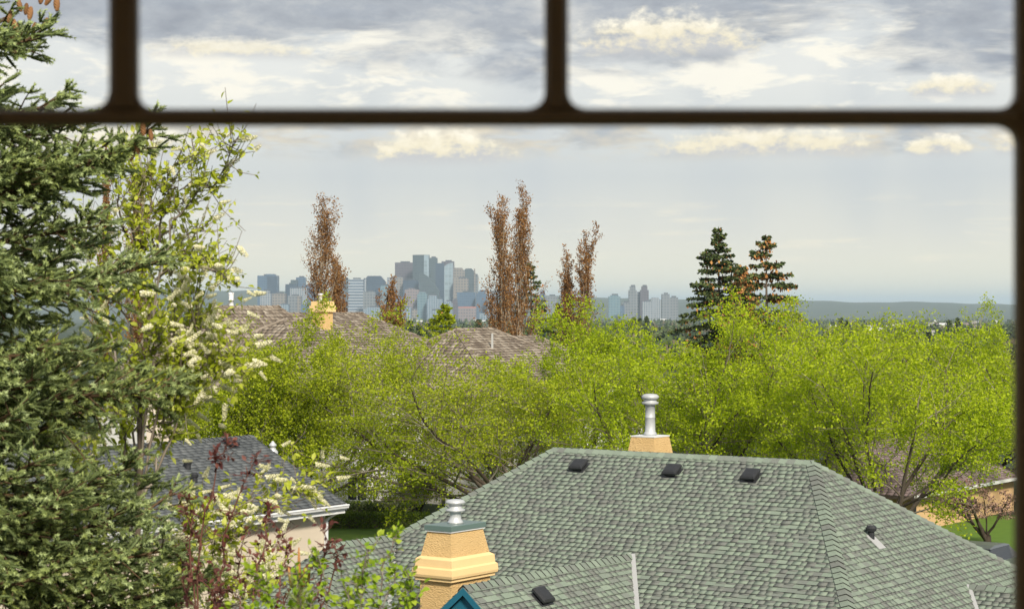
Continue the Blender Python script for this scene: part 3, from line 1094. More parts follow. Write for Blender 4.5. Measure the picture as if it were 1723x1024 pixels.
for cn_ in foot:
    for a_, b_ in (('no', 'fo'), ('no', 'ni')):
        p, q = cn_[a_], cn_[b_]
        d = (q - p)
        o_ = Vector((d.y, -d.x, 0)).normalized()
        MB().obox((p + q) / 2 + Vector((0, 0, -0.05)) + o_ * 0.07, d / 2, o_ * 0.06, (0, 0, 0.075)).build('gutter', M['white_metal'], sh)
# tan chimney on the ridge
p = W(543, 540, 101.5)
cx, cy = p.x, p.y
zt_ = W(543, 513, 101.5).z
chs = MB().obox((cx, cy, (zt_ - .35 + 4) / 2), f_ * 0.36, e_ * 0.36, (0, 0, (zt_ - .35 - 4) / 2)).build('chimney', M['stucco'], sh)
tr_ = MB()
tr_.obox((cx, cy, zt_ - 0.19), f_ * 0.47, e_ * 0.47, (0, 0, 0.155))
tr_.obox((cx, cy, zt_ + 0.08), f_ * 0.41, e_ * 0.41, (0, 0, 0.11))
tr_.build('chimney_crown', M['stucco_trim'], chs)
MB().lathe((cx - .1, cy, zt_ + .19), [(0.13, 0), (0.11, 0.04), (0.11, 0.28), (0.15, 0.29), (0.15, 0.38), (0.03, 0.40)], 14).build('flue_pipe', M['galv'], chs, True)
p = W(389, 514, 103)
MB().lathe(p + Vector((0, 0, -0.5)), [(0.14, 0), (0.13, 0.55), (0.12, 0.75), (0.15, 0.76), (0.15, 0.80), (0.11, 0.82), (0.14, 1.06), (0.15, 1.15), (0.03, 1.18)], 14).build('flue_pipe', M['white_metal'], sh, True)
# white stepped flashing beside the hip
a1 = W(829, 563, 103.0)
MB().obox(a1 + Vector((0, -2.2, -0.35)), (0.05, 0, 0), (0, 0.05, 0), (0, 0, 0.45)).build('flashing', M['flashing'], sh)

# garage front with lap siding and its gable, porch columns and windows
gd = 94.0
wx0, wx1 = W(545, 0, gd).x, W(668, 0, gd).x
wallp = MB().box(((wx0 + wx1) / 2, gd + 2.6, 1.03), (wx1 - wx0, 5.0, 2.06)).build('garage_wall', M['white_siding'], sh)
apx = W(655, 745, gd)
slope = [Vector((apx.x - 2.1, gd + .05, 2.07)), Vector((apx.x + 2.0, gd + .05, 2.07)), Vector((apx.x, gd + .05, apx.z - .1))]
MB().prism(slope, (0, 4.9, 0)).build('garage_gable', M['white_siding'], sh)
for sg in (-1, 1):
    a, b = Vector((apx.x, gd - .3, apx.z)), Vector((apx.x + sg * 2.3, gd - .3, apx.z - 2.3 * (apx.z - 2.0) / 2.1))
    nn = (b - a).normalized()
    up_ = Vector((-nn.z * 1, 0, nn.x)) if sg > 0 else Vector((nn.z, 0, -nn.x))
    MB().prism([a, b, b + up_ * .12, a + up_ * .12], (0, 5.2, 0)).build('garage_roof', M['shake'], sh)
    MB().prism([a + Vector((0, -.04, -.2)), b + Vector((0, -.04, -.2)), b + Vector((0, -.04, .06)), a + Vector((0, -.04, .06))], (0, .035, 0)).build('bargeboard', M['white_metal'], sh)
bme = None
for k in range(13):
    z = 0.02 + k * 0.153
    b = MB().prism([(wx0, gd + .09, z), (wx0, gd + .045, z), (wx0, gd + .075, z + .15), (wx0, gd + .09, z + .15)], (wx1 - wx0, 0, 0))
    if bme is None:
        bo = b.build('siding_board', M['white_siding'], wallp)
        bme = bo.data
    else:
        bo2 = link('siding_board', bme, wallp, Vector((0, 0, k * 0.153)))


def window_at(px0, px1, py0, py1, d, parent, mull=1):
    a, b = W(px0, py0, d), W(px1, py1, d)
    cxx, czz = (a.x + b.x) / 2, (a.z + b.z) / 2
    hw, hh = (b.x - a.x) / 2, (a.z - b.z) / 2
    fr = MB()
    for c_, s_ in (((cxx - hw, d, czz), (.09, .08, 2 * hh + .09)), ((cxx + hw, d, czz), (.09, .08, 2 * hh + .09)), ((cxx, d - .003, czz + hh), (2 * hw - .09, .08, .09)), ((cxx, d - .003, czz - hh), (2 * hw - .09, .08, .09))):
        fr.box(c_, s_)
    for k in range(mull):
        fr.box((cxx - hw + 2 * hw * (k + 1) / (mull + 1), d, czz), (.05, .06, 2 * hh - .09))
    f = fr.build('window_frame', M['white_metal'], parent)
    MB().box((cxx, d + .02, czz), (2 * hw, .02, 2 * hh)).build('pane', M['glass'], f)
    return f


window_at(584, 618, 792, 842, gd + .02, sh, 1)
for (x0, x1, y0, y1, d) in ((690, 716, 640, 705, 98.3), (775, 800, 655, 705, 98.3), (575, 590, 660, 700, 98.3), (850, 880, 690, 730, 100.3), (960, 1000, 690, 730, 103)):
    window_at(x0, x1, y0, y1, d, sh, 1)
front_wall = MB()
for px0, px1, d, y0 in ((560, 735, 98.4, 655), (735, 860, 98.6, 658), (860, 1030, 103.2, 655)):
    a, b = W(px0, y0, d), W(px1, y0, d)
    front_wall.box(((a.x + b.x) / 2, d + .2, a.z / 2), (b.x - a.x, .3, a.z))
front_wall.build('front_wall', M['white_siding'], sh)
for px in (705, 757, 812):
    a = W(px, 735, 96.4)
    cmb = MB()
    cmb.box((a.x, 96.4, a.z / 2 + .2), (0.30, 0.30, a.z))
    cmb.box((a.x, 96.4, 0.35), (0.42, 0.42, 0.7))
    cmb.box((a.x, 96.4, a.z + .28), (0.40, 0.40, 0.16))
    cmb.build('porch_column', M['white_metal'], sh)
a, b = W(690, 731, 96.4), W(828, 731, 96.4)
MB().box(((a.x + b.x) / 2, 97.3, a.z + .45), (b.x - a.x + .6, 2.2, .28)).build('porch_beam', M['white_metal'], sh)
for k, (x0_, z0_, x1_, z1_) in enumerate(((698, 605, 722, 640), (722, 640, 698, 605))):
    pass

# ================================================================== TAN HOUSE
th = empty('tan_house', (17.5, 88, 0), 'tan stucco house with a mauve brown roof behind the multi-stemmed shrub', 'house')
tf = W(1700, 770, 95)
tc0 = W(1537, 835, 84.5)                              # near eave corner
TEZ = tc0.z
fc_, li_, cn_ = block(Vector((tc0.x, tc0.y, 0)) + e_ * 10 - f_ * 3.6 + Vector((0, 0, TEZ + 2.0)), 7.5, 0.55, 0.8, TEZ, e_, f_)
troof = deck(th, [f[0] for f in fc_], M['shake_deck'], 'roof', 0.14)
M['mauve_shingle'] = material('mauve_shingle', two((0.14, 0.10, 0.105), (0.21, 0.16, 0.165), (0.28, 0.22, 0.22)), 0.9, 2.0, 0.15)
tt = []
for poly, u_, up_ in fc_:
    tt += tabs_on(poly, u_, up_, 0.16, (0.2, 0.4), 0, 0, rs, False)
lay(tt, troof, M['mauve_shingle'], 0.014, 'mauve', 0)
P = [cn_['no'], cn_['fo'], cn_['fi'], cn_['ni']]
cen = sum(P, Vector()) / 4
Q = [cen + (p - cen).normalized() * ((p - cen).length - 0.7) for p in P]
MB().prism([Vector((q.x, q.y, 0)) for q in Q], (0, 0, TEZ - .14)).build('walls', M['tan_wall'], th)
d = cn_['fo'] - cn_['no']
MB().obox((cn_['fo'] + cn_['no']) / 2 + f_ * .07 + Vector((0, 0, -.03)), d / 2, f_ * .06, (0, 0, .06)).build('gutter', M['white_metal'], th)
for s_, hh, hw, nm in ((2.2, 1.2, .45, 'window'), (6.4, .55, .4, 'crawl_opening')):
    c_ = Q[0] + (Q[1] - Q[0]).normalized() * s_
    zc_ = 1.5 if nm == 'window' else .7
    fr = MB().obox(Vector((c_.x, c_.y, zc_)) + f_ * .03, e_ * hw, f_ * .025, (0, 0, hh / 2)).build(nm, M['tan_wall'], th)
    MB().obox(Vector((c_.x, c_.y, zc_)) + f_ * .06, e_ * (hw - .07), f_ * .012, (0, 0, hh / 2 - .07)).build('pane', M['glass'], fr)
c_ = Q[0] + f_ * .06 + e_ * .12
MB().obox(Vector((c_.x, c_.y, TEZ / 2)), e_ * .05, f_ * .04, (0, 0, TEZ / 2 - .1)).build('downspout', M['black_plastic'], th)

# ================================================================== PARKED CAR (only its roof clears the green ridge)
M['car_paint'] = material('car_paint', two((0.16, 0.18, 0.20), (0.19, 0.21, 0.23)), 0.3, 2.0, 0.1, by='none', metallic=0.5, spec=0.5)
M['rubber'] = material('rubber', two((0.015, 0.015, 0.016), (0.025, 0.025, 0.026)), 0.8, 8.0, 0.3, by='none')
cpos = W(1642, 512, 68.6)
car = empty('parked_car', (cpos.x, cpos.y, 0), 'dark grey car parked on the street beyond the green roof', 'car')
cu, cw = e_, f_


def car_sec(s, hw_, z0_, z1_, tum):
    c_ = Vector((cpos.x, cpos.y, 0)) + cu * s
    return [c_ - cw * hw_ + Vector((0, 0, z0_)), c_ + cw * hw_ + Vector((0, 0, z0_)), c_ + cw * hw_ * tum + Vector((0, 0, z1_)), c_ - cw * hw_ * tum + Vector((0, 0, z1_))]


bd_ = MB().loft([car_sec(-2.2, .72, .35, .68, .95), car_sec(-2.05, .86, .28, .80, .96), car_sec(-.9, .90, .25, .93, .97), car_sec(1.7, .90, .25, .98, .97), car_sec(2.1, .86, .3, .92, .95), car_sec(2.2, .8, .4, .8, .95)])
body_ = bd_.build('body', M['car_paint'], car)
MB().loft([car_sec(-1.1, .84, .93, .94, .98), car_sec(-.35, .83, .935, 1.38, .82), car_sec(1.2, .83, .975, 1.40, .82), car_sec(1.95, .8, .96, .97, .95)]).build('windows', M['glass'], car)
MB().loft([car_sec(-.42, .69, 1.375, 1.40, .97), car_sec(0.0, .70, 1.385, 1.47, .94), car_sec(.9, .70, 1.39, 1.47, .94), car_sec(1.28, .69, 1.385, 1.405, .97)]).build('car_roof', M['car_paint'], car)
for s in (-1.35, 1.4):
    for sg in (-1, 1):
        c_ = Vector((cpos.x, cpos.y, .32)) + cu * s + cw * sg * .80
        ring = lambda r, o: [c_ + cw * sg * o + r * (math.cos(k * math.pi / 8) * cu + Vector((0, 0, math.sin(k * math.pi / 8)))) for k in range(16)]
        wh = MB().loft([ring(.30, -.1), ring(.32, -.06), ring(.32, .06), ring(.30, .1)]).build('wheel', M['rubber'], car)
        MB().loft([ring(.20, .101), ring(.18, .115)]).build('rim', M['galv'], wh)

# ================================================================== STREET GARDEN beyond the green roof
lawn = MB()
lp = [W(520, 880, 80), W(700, 880, 80)]
lawn.add([(-14, 70, .012), (2, 70, .012), (2, 91.5, .012), (-14, 91.5, .012)], [(0, 1, 2, 3)])
o = lawn.build('lawn', M['lawn']); o["kind"] = "structure"
o = MB().add([(14, 66, .012), (34, 66, .012), (34, 92, .012), (14, 92, .012)], [(0, 1, 2, 3)]).build('lawn', M['lawn']); o["kind"] = "structure"


def leaf_cloud(P, size, mat, name, parent, rg, flat=0.0, tmpl=None, D=None):
    """single leaves (bent four-point blades) at points P"""
    P = np.asarray(P, dtype=float)
    n = len(P)
    org = np.array(absloc(parent)) if parent is not None else np.zeros(3)
    d = rg.normal(size=(n, 3)) if D is None else np.asarray(D) + rg.normal(size=(n, 3)) * 0.45
    d /= np.linalg.norm(d, axis=1)[:, None] + 1e-9
    a = np.cross(d, rg.normal(size=(n, 3)))
    a /= np.linalg.norm(a, axis=1)[:, None] + 1e-9
    nn = np.cross(d, a)
    s = (size * rg.uniform(0.6, 1.3, n))[:, None]
    wd = 0.36
    V = np.stack([P, P + d * s * .45 + a * s * wd + nn * s * .12, P + d * s, P + d * s * .45 - a * s * wd + nn * s * .12], 1) - org
    base = np.arange(n)[:, None] * 4
    F = np.concatenate([base + np.array([[0, 1, 2]]), base + np.array([[0, 2, 3]])])
    o = link(name, np_mesh(name, V.reshape(-1, 3), F, mat), parent)
    o["kind"] = "stuff"
    return o


M['hedge_leaf'] = material('hedge_leaf', two((0.06, 0.11, 0.012), (0.12, 0.19, 0.02), (0.20, 0.27, 0.03)), 0.6, 1.0, 0.15, trans=0.25)
M['bed_leaf'] = material('bed_leaf', two((0.08, 0.13, 0.02), (0.18, 0.25, 0.05), (0.40, 0.42, 0.28)), 0.6, 1.0, 0.15, trans=0.25)


def hedge(name, label, x0, x1, y, hgt, dep, mat, n, size, seed):
    rg = np.random.default_rng(seed)
    e = empty(name, ((x0 + x1) / 2, y, 0), label, 'hedge')
    MB().box(((x0 + x1) / 2, y, hgt * .42), (x1 - x0 - .2, dep * .75, hgt * .84)).build('branches', M['bark'], e)
    P = np.stack([rg.uniform(x0, x1, n), y + rg.uniform(-.5, .5, n) * dep, rg.uniform(0.03, 1, n) * hgt], 1)
    f = rg.integers(0, 2, n)
    P[f == 0, 1] = y - dep / 2 * rg.uniform(.85, 1.0, (f == 0).sum())
    P[f == 1, 2] = hgt * rg.uniform(.88, 1.04, (f == 1).sum())
    leaf_cloud(P, size, mat, 'foliage', e, rg)
    return e


hedge('clipped_hedge', 'low clipped green hedge along the far edge of the lawn', W(545, 0, 87).x, W(722, 0, 87).x, 87.0, .62, .9, M['hedge_leaf'], 6000, .09, 4)
hedge('flower_bed', 'pale flowering border plants between the clipped hedge and white house', W(548, 0, 90).x, W(690, 0, 90).x, 90.2, .75, 1.2, M['bed_leaf'], 4200, .10, 5)
p = W(672, 862, 91.5)
pb = empty('garden_box', (p.x, 91.8, 0), 'brown wooden garden box with a pale lid beside the flower border', 'box')
MB().box((p.x, 91.8, .38), (1.5, 1.0, .76)).build('box_body', M['bark'], pb)
MB().box((p.x, 91.8, .80), (1.62, 1.12, .07)).build('lid', M['twig'], pb)
for px, where in ((629, 'below the garage wall'), (661, 'beside the wooden garden box')):
    p = W(px, 860, 91)
    l = empty('garden_lantern', (p.x, 91.0, 0), 'small black garden lantern on a post ' + where, 'lantern', 'garden lanterns by the white house')
    MB().box((p.x, 91, .45), (.05, .05, .9)).build('post', M['black_plastic'], l)
    lm = MB()
    for sx in (-1, 1):
        for sy in (-1, 1):
            lm.box((p.x + sx * .12, 91 + sy * .12, 1.05), (.03, .03, .3))
    lm.box((p.x, 91, .91), (.3, .3, .03))
    lm.loft([[Vector((p.x + sx * k, 91 + sy * k, z)) for sx, sy in ((-1, -1), (1, -1), (1, 1), (-1, 1))] for k, z in ((.2, 1.2), (.2, 1.23), (.05, 1.33))])
    lm.build('lantern_head', M['black_plastic'], l)

# ================================================================== TREES
def unit(v):
    return v / (np.linalg.norm(v) + 1e-12)


class Skel:
    """branch skeleton: polylines with radii, and anchor points for leaves"""
    def __init__(self):
        self.lines = []          # (pts (k,3), radii (k,), level)
        self.anch = []
        self.adir = []


def grow(sk, rg, p, d, L, r, level, spec):
    s = spec[level]
    ns = s['seg']
    pts = [np.array(p, dtype=float)]
    d = unit(np.array(d, dtype=float))
    for k in range(ns):
        d = unit(d + rg.normal(size=3) * s['wig'] + np.array([0, 0, s['up']]))
        pts.append(pts[-1] + d * (L / ns))
    pts = np.array(pts)
    rad = r * np.linspace(1, s.get('tip', 0.35), ns + 1)
    sk.lines.append((pts, rad, level))
    if s.get('leaves'):
        n = s['leaves']
        t = rg.uniform(s.get('lfrom', 0.15), 1.0, n) * ns
        i = np.minimum(t.astype(int), ns - 1)
        f = (t - i)[:, None]
        sk.anch.append(pts[i] * (1 - f) + pts[i + 1] * f + rg.normal(size=(n, 3)) * s.get('spread', 0.05))
        sk.adir.append(np.repeat(d[None], n, 0))
    if level + 1 < len(spec):
        c = spec[level + 1]
        n = c['n'] if isinstance(c['n'], int) else int(rg.integers(c['n'][0], c['n'][1] + 1))
        for q in range(n):
            t = (c['from'] + (1 - c['from']) * ((q + rg.uniform(0.1, 0.9)) / n)) * ns
            i = min(int(t), ns - 1)
            f = t - i
            bp = pts[i] * (1 - f) + pts[i + 1] * f
            bd = unit(pts[i + 1] - pts[i])
            ang = math.radians(rg.uniform(*c['ang']))
            ax = unit(np.cross(bd, rg.normal(size=3)))
            nd = bd * math.cos(ang) + ax * math.sin(ang)
            ll = L * rg.uniform(*c['len']) * (1.15 - 0.5 * t / ns)
            rr = max(r * (1 - 0.6 * t / ns) * c.get('rr', 0.5), 0.004)
            grow(sk, rg, bp, nd, ll, rr, level + 1, spec)


def tubes(lines, sides):
    VV, FF, b = [], [], 0
    for pts, rad, lv in lines:
        n = sides[min(lv, len(sides) - 1)]
        k = len(pts)
        T = np.gradient(pts, axis=0)
        T /= np.linalg.norm(T, axis=1)[:, None] + 1e-9
        ref = np.array([0.3, 0.2, 0.93]) if abs(T[0, 2]) < 0.9 else np.array([1.0, 0.1, 0.0])
        A = np.cross(T, ref)
        A /= np.linalg.norm(A, axis=1)[:, None] + 1e-9
        B = np.cross(T, A)
        an = np.arange(n) * 2 * np.pi / n
        ring = pts[:, None] + rad[:, None, None] * (np.cos(an)[None, :, None] * A[:, None] + np.sin(an)[None, :, None] * B[:, None])
        VV.append(ring.reshape(-1, 3))
        i = np.arange(k - 1)[:, None] * n
        j = np.arange(n)[None]
        j2 = (j + 1) % n
        FF.append((np.stack([i + j, i + j2, i + n + j2, i + n + j], -1) + b).reshape(-1, 4))
        b += k * n
    return np.concatenate(VV), np.concatenate(FF)


def fit(sk, base, x0, x1, ztop, wide=1.0):
    """stretch a skeleton grown from the origin so its crown spans x0..x1 and reaches ztop"""
    A = np.concatenate(sk.anch)
    lo, hi = np.percentile(A, wide, axis=0), np.percentile(A, 100 - wide, axis=0)
    hi[2] = np.percentile(A[:, 2], 99.3)
    sz = (ztop - base[2]) / hi[2]
    sx = (x1 - x0) / (hi[0] - lo[0])
    S = np.array([sx, sx, sz])
    off = np.array([x0 - lo[0] * sx, base[1], base[2]])
    sk.lines = [(p * S + off, r * (sx + sz) / 2, l) for p, r, l in sk.lines]
    sk.anch = [a * S + off for a in sk.anch]
    return off


def tree_object(name, sk, off, label, cat, group, leaf_mat, leaf, rg, bark='bark', twig='twig', sides=(7, 6, 4, 3, 3), lname='crown', along=False):
    root = empty(name, Vector(off), label, cat, group)
    org = np.array(off)
    big = [l for l in sk.lines if l[2] <= 1]
    small = [l for l in sk.lines if l[2] > 1]
    V, F = tubes(big, sides)
    link('trunk', np_mesh('trunk', V - org, F, M[bark], smooth=True), root)
    if small:
        V, F = tubes(small, sides)
        o = link('twigs', np_mesh('twigs', V - org, F, M[twig]), root)
        o["kind"] = "stuff"
    leaf_cloud(np.concatenate(sk.anch), leaf, M[leaf_mat], lname, root, rg, D=(np.concatenate(sk.adir) if along else None))
    return root


ELM = [dict(n=1, seg=5, wig=0.05, up=0.03, tip=0.75),
       dict(n=(10, 12), **{'from': 0.25}, ang=(16, 58), len=(3.0, 4.4), rr=0.42, seg=8, wig=0.10, up=0.045, tip=0.20),
       dict(n=(7, 9), **{'from': 0.22}, ang=(18, 50), len=(0.34, 0.55), rr=0.45, seg=6, wig=0.10, up=0.04, tip=0.25),
       dict(n=(7, 8), **{'from': 0.12}, ang=(20, 60), len=(0.34, 0.6), rr=0.45, seg=2, wig=0.14, up=0.03, tip=0.4, leaves=11, lfrom=0.3, spread=0.12),
       dict(n=(4, 5), **{'from': 0.2}, ang=(20, 60), len=(0.30, 0.55), rr=0.6, seg=1, wig=0.18, up=0.05, tip=0.6, leaves=14, lfrom=0.1, spread=0.09)]
elm_specs = [
    # px0, px1, top y, depth, label, leaf material
    (255, 520, 535, 80, 'lime green elm rising behind the charcoal roof beside the blossoming cherry', 'olive_leaf'),
    (400, 690, 545, 86, 'leafing elm in front of the shake roof with the tan chimney', 'olive_leaf'),
    (565, 985, 575, 82, 'broad vase-shaped elm with dark bare limbs in front of the white porch', 'olive_leaf'),
    (840, 1095, 518, 94, 'tall upright elm with thin foliage beside the brown columnar aspens', 'elm_leaf'),
    (985, 1320, 526, 80, 'bright lime elm behind the white flue pipe of the green roof', 'elm_leaf'),
    (1130, 1530, 516, 88, 'bright lime elm in front of the cone-laden spruces', 'elm_leaf'),
    (1320, 1680, 552, 75, 'spreading lime elm with bare grey twigs above the green hip', 'elm_leaf'),
    (1530, 1850, 530, 99, 'bright lime elm rising behind the mauve roof of the tan house', 'elm_leaf'),
    (1430, 1730, 562, 104, 'pale lime elm filling the gap behind the spreading elm', 'elm_leaf'),
    (1610, 1960, 540, 92, 'lime elm overhanging the far end of the tan house', 'elm_leaf'),
]
for k, (x0, x1, yt, d, lab, lm) in enumerate(elm_specs):
    rg = np.random.default_rng(100 + k)
    sk = Skel()
    grow(sk, rg, (0, 0, 0), (0, 0, 1), 1.5, 0.22, 0, ELM)
    base = np.array([0, d, 0.0])
    off = fit(sk, base, W(x0, 0, d).x, W(x1, 0, d).x, W(0, yt, d).z, 4.5)
    t = tree_object('elm_tree', sk, off, lab, 'tree', 'leafing elms', lm, 0.102, rg)
    print('elm', k, sum(len(a) for a in sk.anch), len(sk.lines))

# small yellow-green bush under the vase-shaped elm and the multi-stemmed shrub by the tan house
BUSH = [dict(n=1, seg=2, wig=0.05, up=0.0, tip=0.8),
        dict(n=(9, 10), **{'from': 0.1}, ang=(15, 60), len=(3.5, 5.5), rr=0.5, seg=5, wig=0.12, up=0.05, tip=0.3),
        dict(n=(6, 7), **{'from': 0.2}, ang=(20, 60), len=(0.3, 0.55), rr=0.5, seg=4, wig=0.15, up=0.05, tip=0.4, leaves=16, spread=0.08),
        dict(n=4, **{'from': 0.2}, ang=(20, 60), len=(0.3, 0.6), rr=0.6, seg=3, wig=0.2, up=0.03, tip=0.6, leaves=9, spread=0.07)]
rg = np.random.default_rng(41)
sk = Skel()
grow(sk, rg, (0, 0, 0), (0, 0, 1), 0.4, 0.07, 0, BUSH)
off = fit(sk, np.array([0, 92.0, 0]), W(645, 0, 92).x, W(765, 0, 92).x, W(0, 752, 92).z)
tree_object('garden_bush', sk, off, 'yellow-green bush growing against the white garage wall', 'bush', None, 'olive_leaf', 0.11, rg)
M['bud'] = material('bud', two((0.16, 0.085, 0.07), (0.26, 0.16, 0.13), (0.36, 0.24, 0.20)), 0.8, 1.0, 0.2)
SHRUB = [dict(n=1, seg=2, wig=0.05, up=0.0, tip=0.9),
         dict(n=6, **{'from': 0.1}, ang=(10, 40), len=(5.5, 7.5), rr=0.6, seg=7, wig=0.12, up=0.06, tip=0.35),
         dict(n=(6, 8), **{'from': 0.35}, ang=(25, 65), len=(0.3, 0.5), rr=0.5, seg=5, wig=0.15, up=0.02, tip=0.4),
         dict(n=(5, 6), **{'from': 0.2}, ang=(25, 65), len=(0.3, 0.6), rr=0.5, seg=4, wig=0.2, up=0.02, tip=0.5, leaves=12, spread=0.06)]
rg = np.random.default_rng(43)
sk = Skel()
grow(sk, rg, (0, 0, 0), (0, 0, 1), 0.5, 0.17, 0, SHRUB)
off = fit(sk, np.array([0, 81.0, 0]), W(1560, 0, 81).x, W(1700, 0, 81).x, W(0, 800, 81).z)
tree_object('crabapple_tree', sk, off, 'multi-stemmed shrub tree with budding mauve twigs before the tan wall', 'tree', None, 'bud', 0.09, rg)

# columnar aspens with coppery young leaves
ASP = [dict(n=1, seg=10, wig=0.012, up=0.03, tip=0.12, leaves=160, lfrom=0.35, spread=0.10),
       dict(n=(30, 36), **{'from': 0.10}, ang=(8, 17), len=(0.24, 0.42), rr=0.4, seg=6, wig=0.035, up=0.15, tip=0.2, leaves=60, lfrom=0.15, spread=0.10),
       dict(n=(7, 9), **{'from': 0.1}, ang=(12, 35), len=(0.22, 0.42), rr=0.5, seg=2, wig=0.08, up=0.08, tip=0.4, leaves=30, lfrom=0.1, spread=0.08)]
for k, (x0, x1, yt, d, lab) in enumerate([
        (518, 572, 338, 150, 'tall coppery columnar aspen behind the tan chimney of the shake roof'),
        (556, 594, 430, 156, 'short coppery columnar aspen touching the tall one behind the tan chimney'),
        (636, 668, 474, 152, 'small coppery columnar aspen standing over the falling shake hip'),
        (656, 684, 505, 150, 'smallest coppery columnar aspen just above the shake roof valley'),
        (818, 872, 338, 146, 'coppery columnar aspen with many tops, forking beside the taller one'),
        (850, 912, 320, 149, 'tallest coppery columnar aspen in the clump over the shake roof'),
        (938, 976, 430, 154, 'lower coppery columnar aspen of the pair beside the thin elm'),
        (955, 1003, 388, 152, 'higher coppery columnar aspen of the pair beside the thin elm'),
        (160, 186, 262, 120, 'coppery columnar aspen showing through the blossoming cherry twigs'),
        (213, 250, 290, 124, 'dull maroon columnar aspen behind the blossoming cherry twigs')]):
    rg = np.random.default_rng(300 + k)
    sk = Skel()
    grow(sk, rg, (0, 0, 0), (0, 0, 1), 12.0, 0.16, 0, ASP)
    off = fit(sk, np.array([0, d, float(ground_z((x0 + x1 - 1723) / 6800 * d, d)) - .1]), W(x0, 0, d).x, W(x1, 0, d).x, W(0, yt, d).z)
    tree_object('columnar_aspen', sk, off, lab, 'tree', 'coppery columnar aspens', 'aspen_leaf', 0.128, rg, 'aspen_bark', 'aspen_twig', (6, 4, 3), along=True)


def conifer(name, px, yt, d, hw_px, label, seed, cones=0.0, whorl=0.42, leafs=0.16, green='fir_leaf', group=None, n0=9, yb=560, dens=1.0, cone_size=.24):
    """layered spruce: whorls of limbs, each a drooping spray of shoots, cones in the top"""
    rg = np.random.default_rng(seed)
    g = float(ground_z((px - 861) / FPX * d, d))
    top = W(px, yt, d)
    Ht = top.z - g
    hw = hw_px / FPX * d
    slope = hw / (W(px, yt, d).z - W(px, yb, d).z)
    root = empty(name, (top.x, d, g), label, 'tree', group)
    lines = [(np.array([[top.x, d, g], [top.x + .05, d, g + Ht * .5], [top.x, d, g + Ht]]), np.array([Ht * .014, Ht * .009, .01]), 0)]
    P, D, C = [], [], []
    z = 0.25
    while z < Ht * 0.88:
        L0 = min(z * slope, hw * 1.5) + 0.15
        for q in range(int(rg.integers(n0 - 3, n0))):
            az = rg.uniform(0, 2 * np.pi)
            L = L0 * rg.uniform(0.55, 1.15)
            up0 = 0.45 - 0.5 * min(1, z / (Ht * .5))
            h = np.array([math.cos(az), math.sin(az), 0])
            s = np.linspace(0, 1, 6)
            zz = L * (up0 * s - 0.35 * s ** 2 + 0.18 * s ** 3)
            pts = np.array([top.x, d, g + Ht - z + rg.uniform(-.12, .12)]) + h[None] * (s * L)[:, None] + np.array([0, 0, 1])[None] * zz[:, None]
            lines.append((pts, np.linspace(.03, .008, 6), 1))
            side = np.array([-h[1], h[0], 0])
            n = int(L * 46 * dens) + 10
            t = rg.uniform(0.12, 1, n) ** 0.8
            i = np.minimum((t * 5).astype(int), 4)
            f = (t * 5 - i)[:, None]
            b = pts[i] * (1 - f) + pts[i + 1] * f
            lat = rg.normal(size=n) * 0.28 * L * (1.1 - t) ** 0.7 * .55
            P.append(b + side[None] * lat[:, None] + np.stack([np.zeros(n), np.zeros(n), -np.abs(rg.normal(size=n)) * .06 * (1 + L * .2)], 1))
            D.append(h[None] * .8 + side[None] * np.sign(lat)[:, None] * .5 + np.array([[0, 0, -.15]]))
            if cones and z < Ht * 0.62:
                m = rg.poisson(cones * L * 7)
                t = rg.uniform(.35, 1, m)
                i = np.minimum((t * 5).astype(int), 4)
                f = (t * 5 - i)[:, None]
                C.append(pts[i] * (1 - f) + pts[i + 1] * f + rg.normal(size=(m, 3)) * .11 + np.array([0, 0, -.06]))
        z += whorl * rg.uniform(.7, 1.25) * (0.6 + 0.5 * min(1, z / 4))
    org = np.array([top.x, d, g])
    V, F = tubes(lines, (6, 3))
    link('trunk', np_mesh('trunk', V - org, F, M['bark']), root)
    leaf_cloud(np.concatenate(P), leafs, M[green], 'crown', root, rg, D=np.concatenate(D))
    if C and sum(len(c) for c in C):
        o = leaf_cloud(np.concatenate(C), cone_size, M['cone'], 'cones', root, rg, D=np.repeat([[0, 0, -1.0]], sum(len(c) for c in C), 0))
    return root


conifer('spruce_tree', 1209, 381, 132, 80, 'blue-green spruce with sparse cones touching the cone-laden one', 71, 0.5, .42, n0=10, dens=1.4, leafs=.2)
conifer('spruce_tree', 1289, 394, 128, 84, 'spruce hung with orange-brown cones beside the blue-green one', 72, 2.6, .80, n0=10, dens=1.5, leafs=.2)
conifer('spruce_tree', 1248, 446, 126, 52, 'lower spruce crowded with brown cones between the two taller spruces', 73, 3.2, .55, n0=10, dens=1.3, leafs=.2)
conifer('spruce_tree', 893, 440, 158, 40, 'dark spruce half hidden behind the tallest aspen clump', 74, 0.2, .5)
conifer('spruce_tree', 940, 508, 170, 14, 'small brownish spruce tip between the two aspen groups', 75, 0.6, .4, cone_size=.15)
conifer('spruce_tree', 746, 508, 118, 26, 'yellow-green young pine in front of the glass towers', 76, 0.12, .38, green='olive_leaf', cone_size=.14)
conifer('spruce_tree', 335, 520, 135, 40, 'dark spruce beyond the shake roof flue pipe', 77, 0.1, .5)

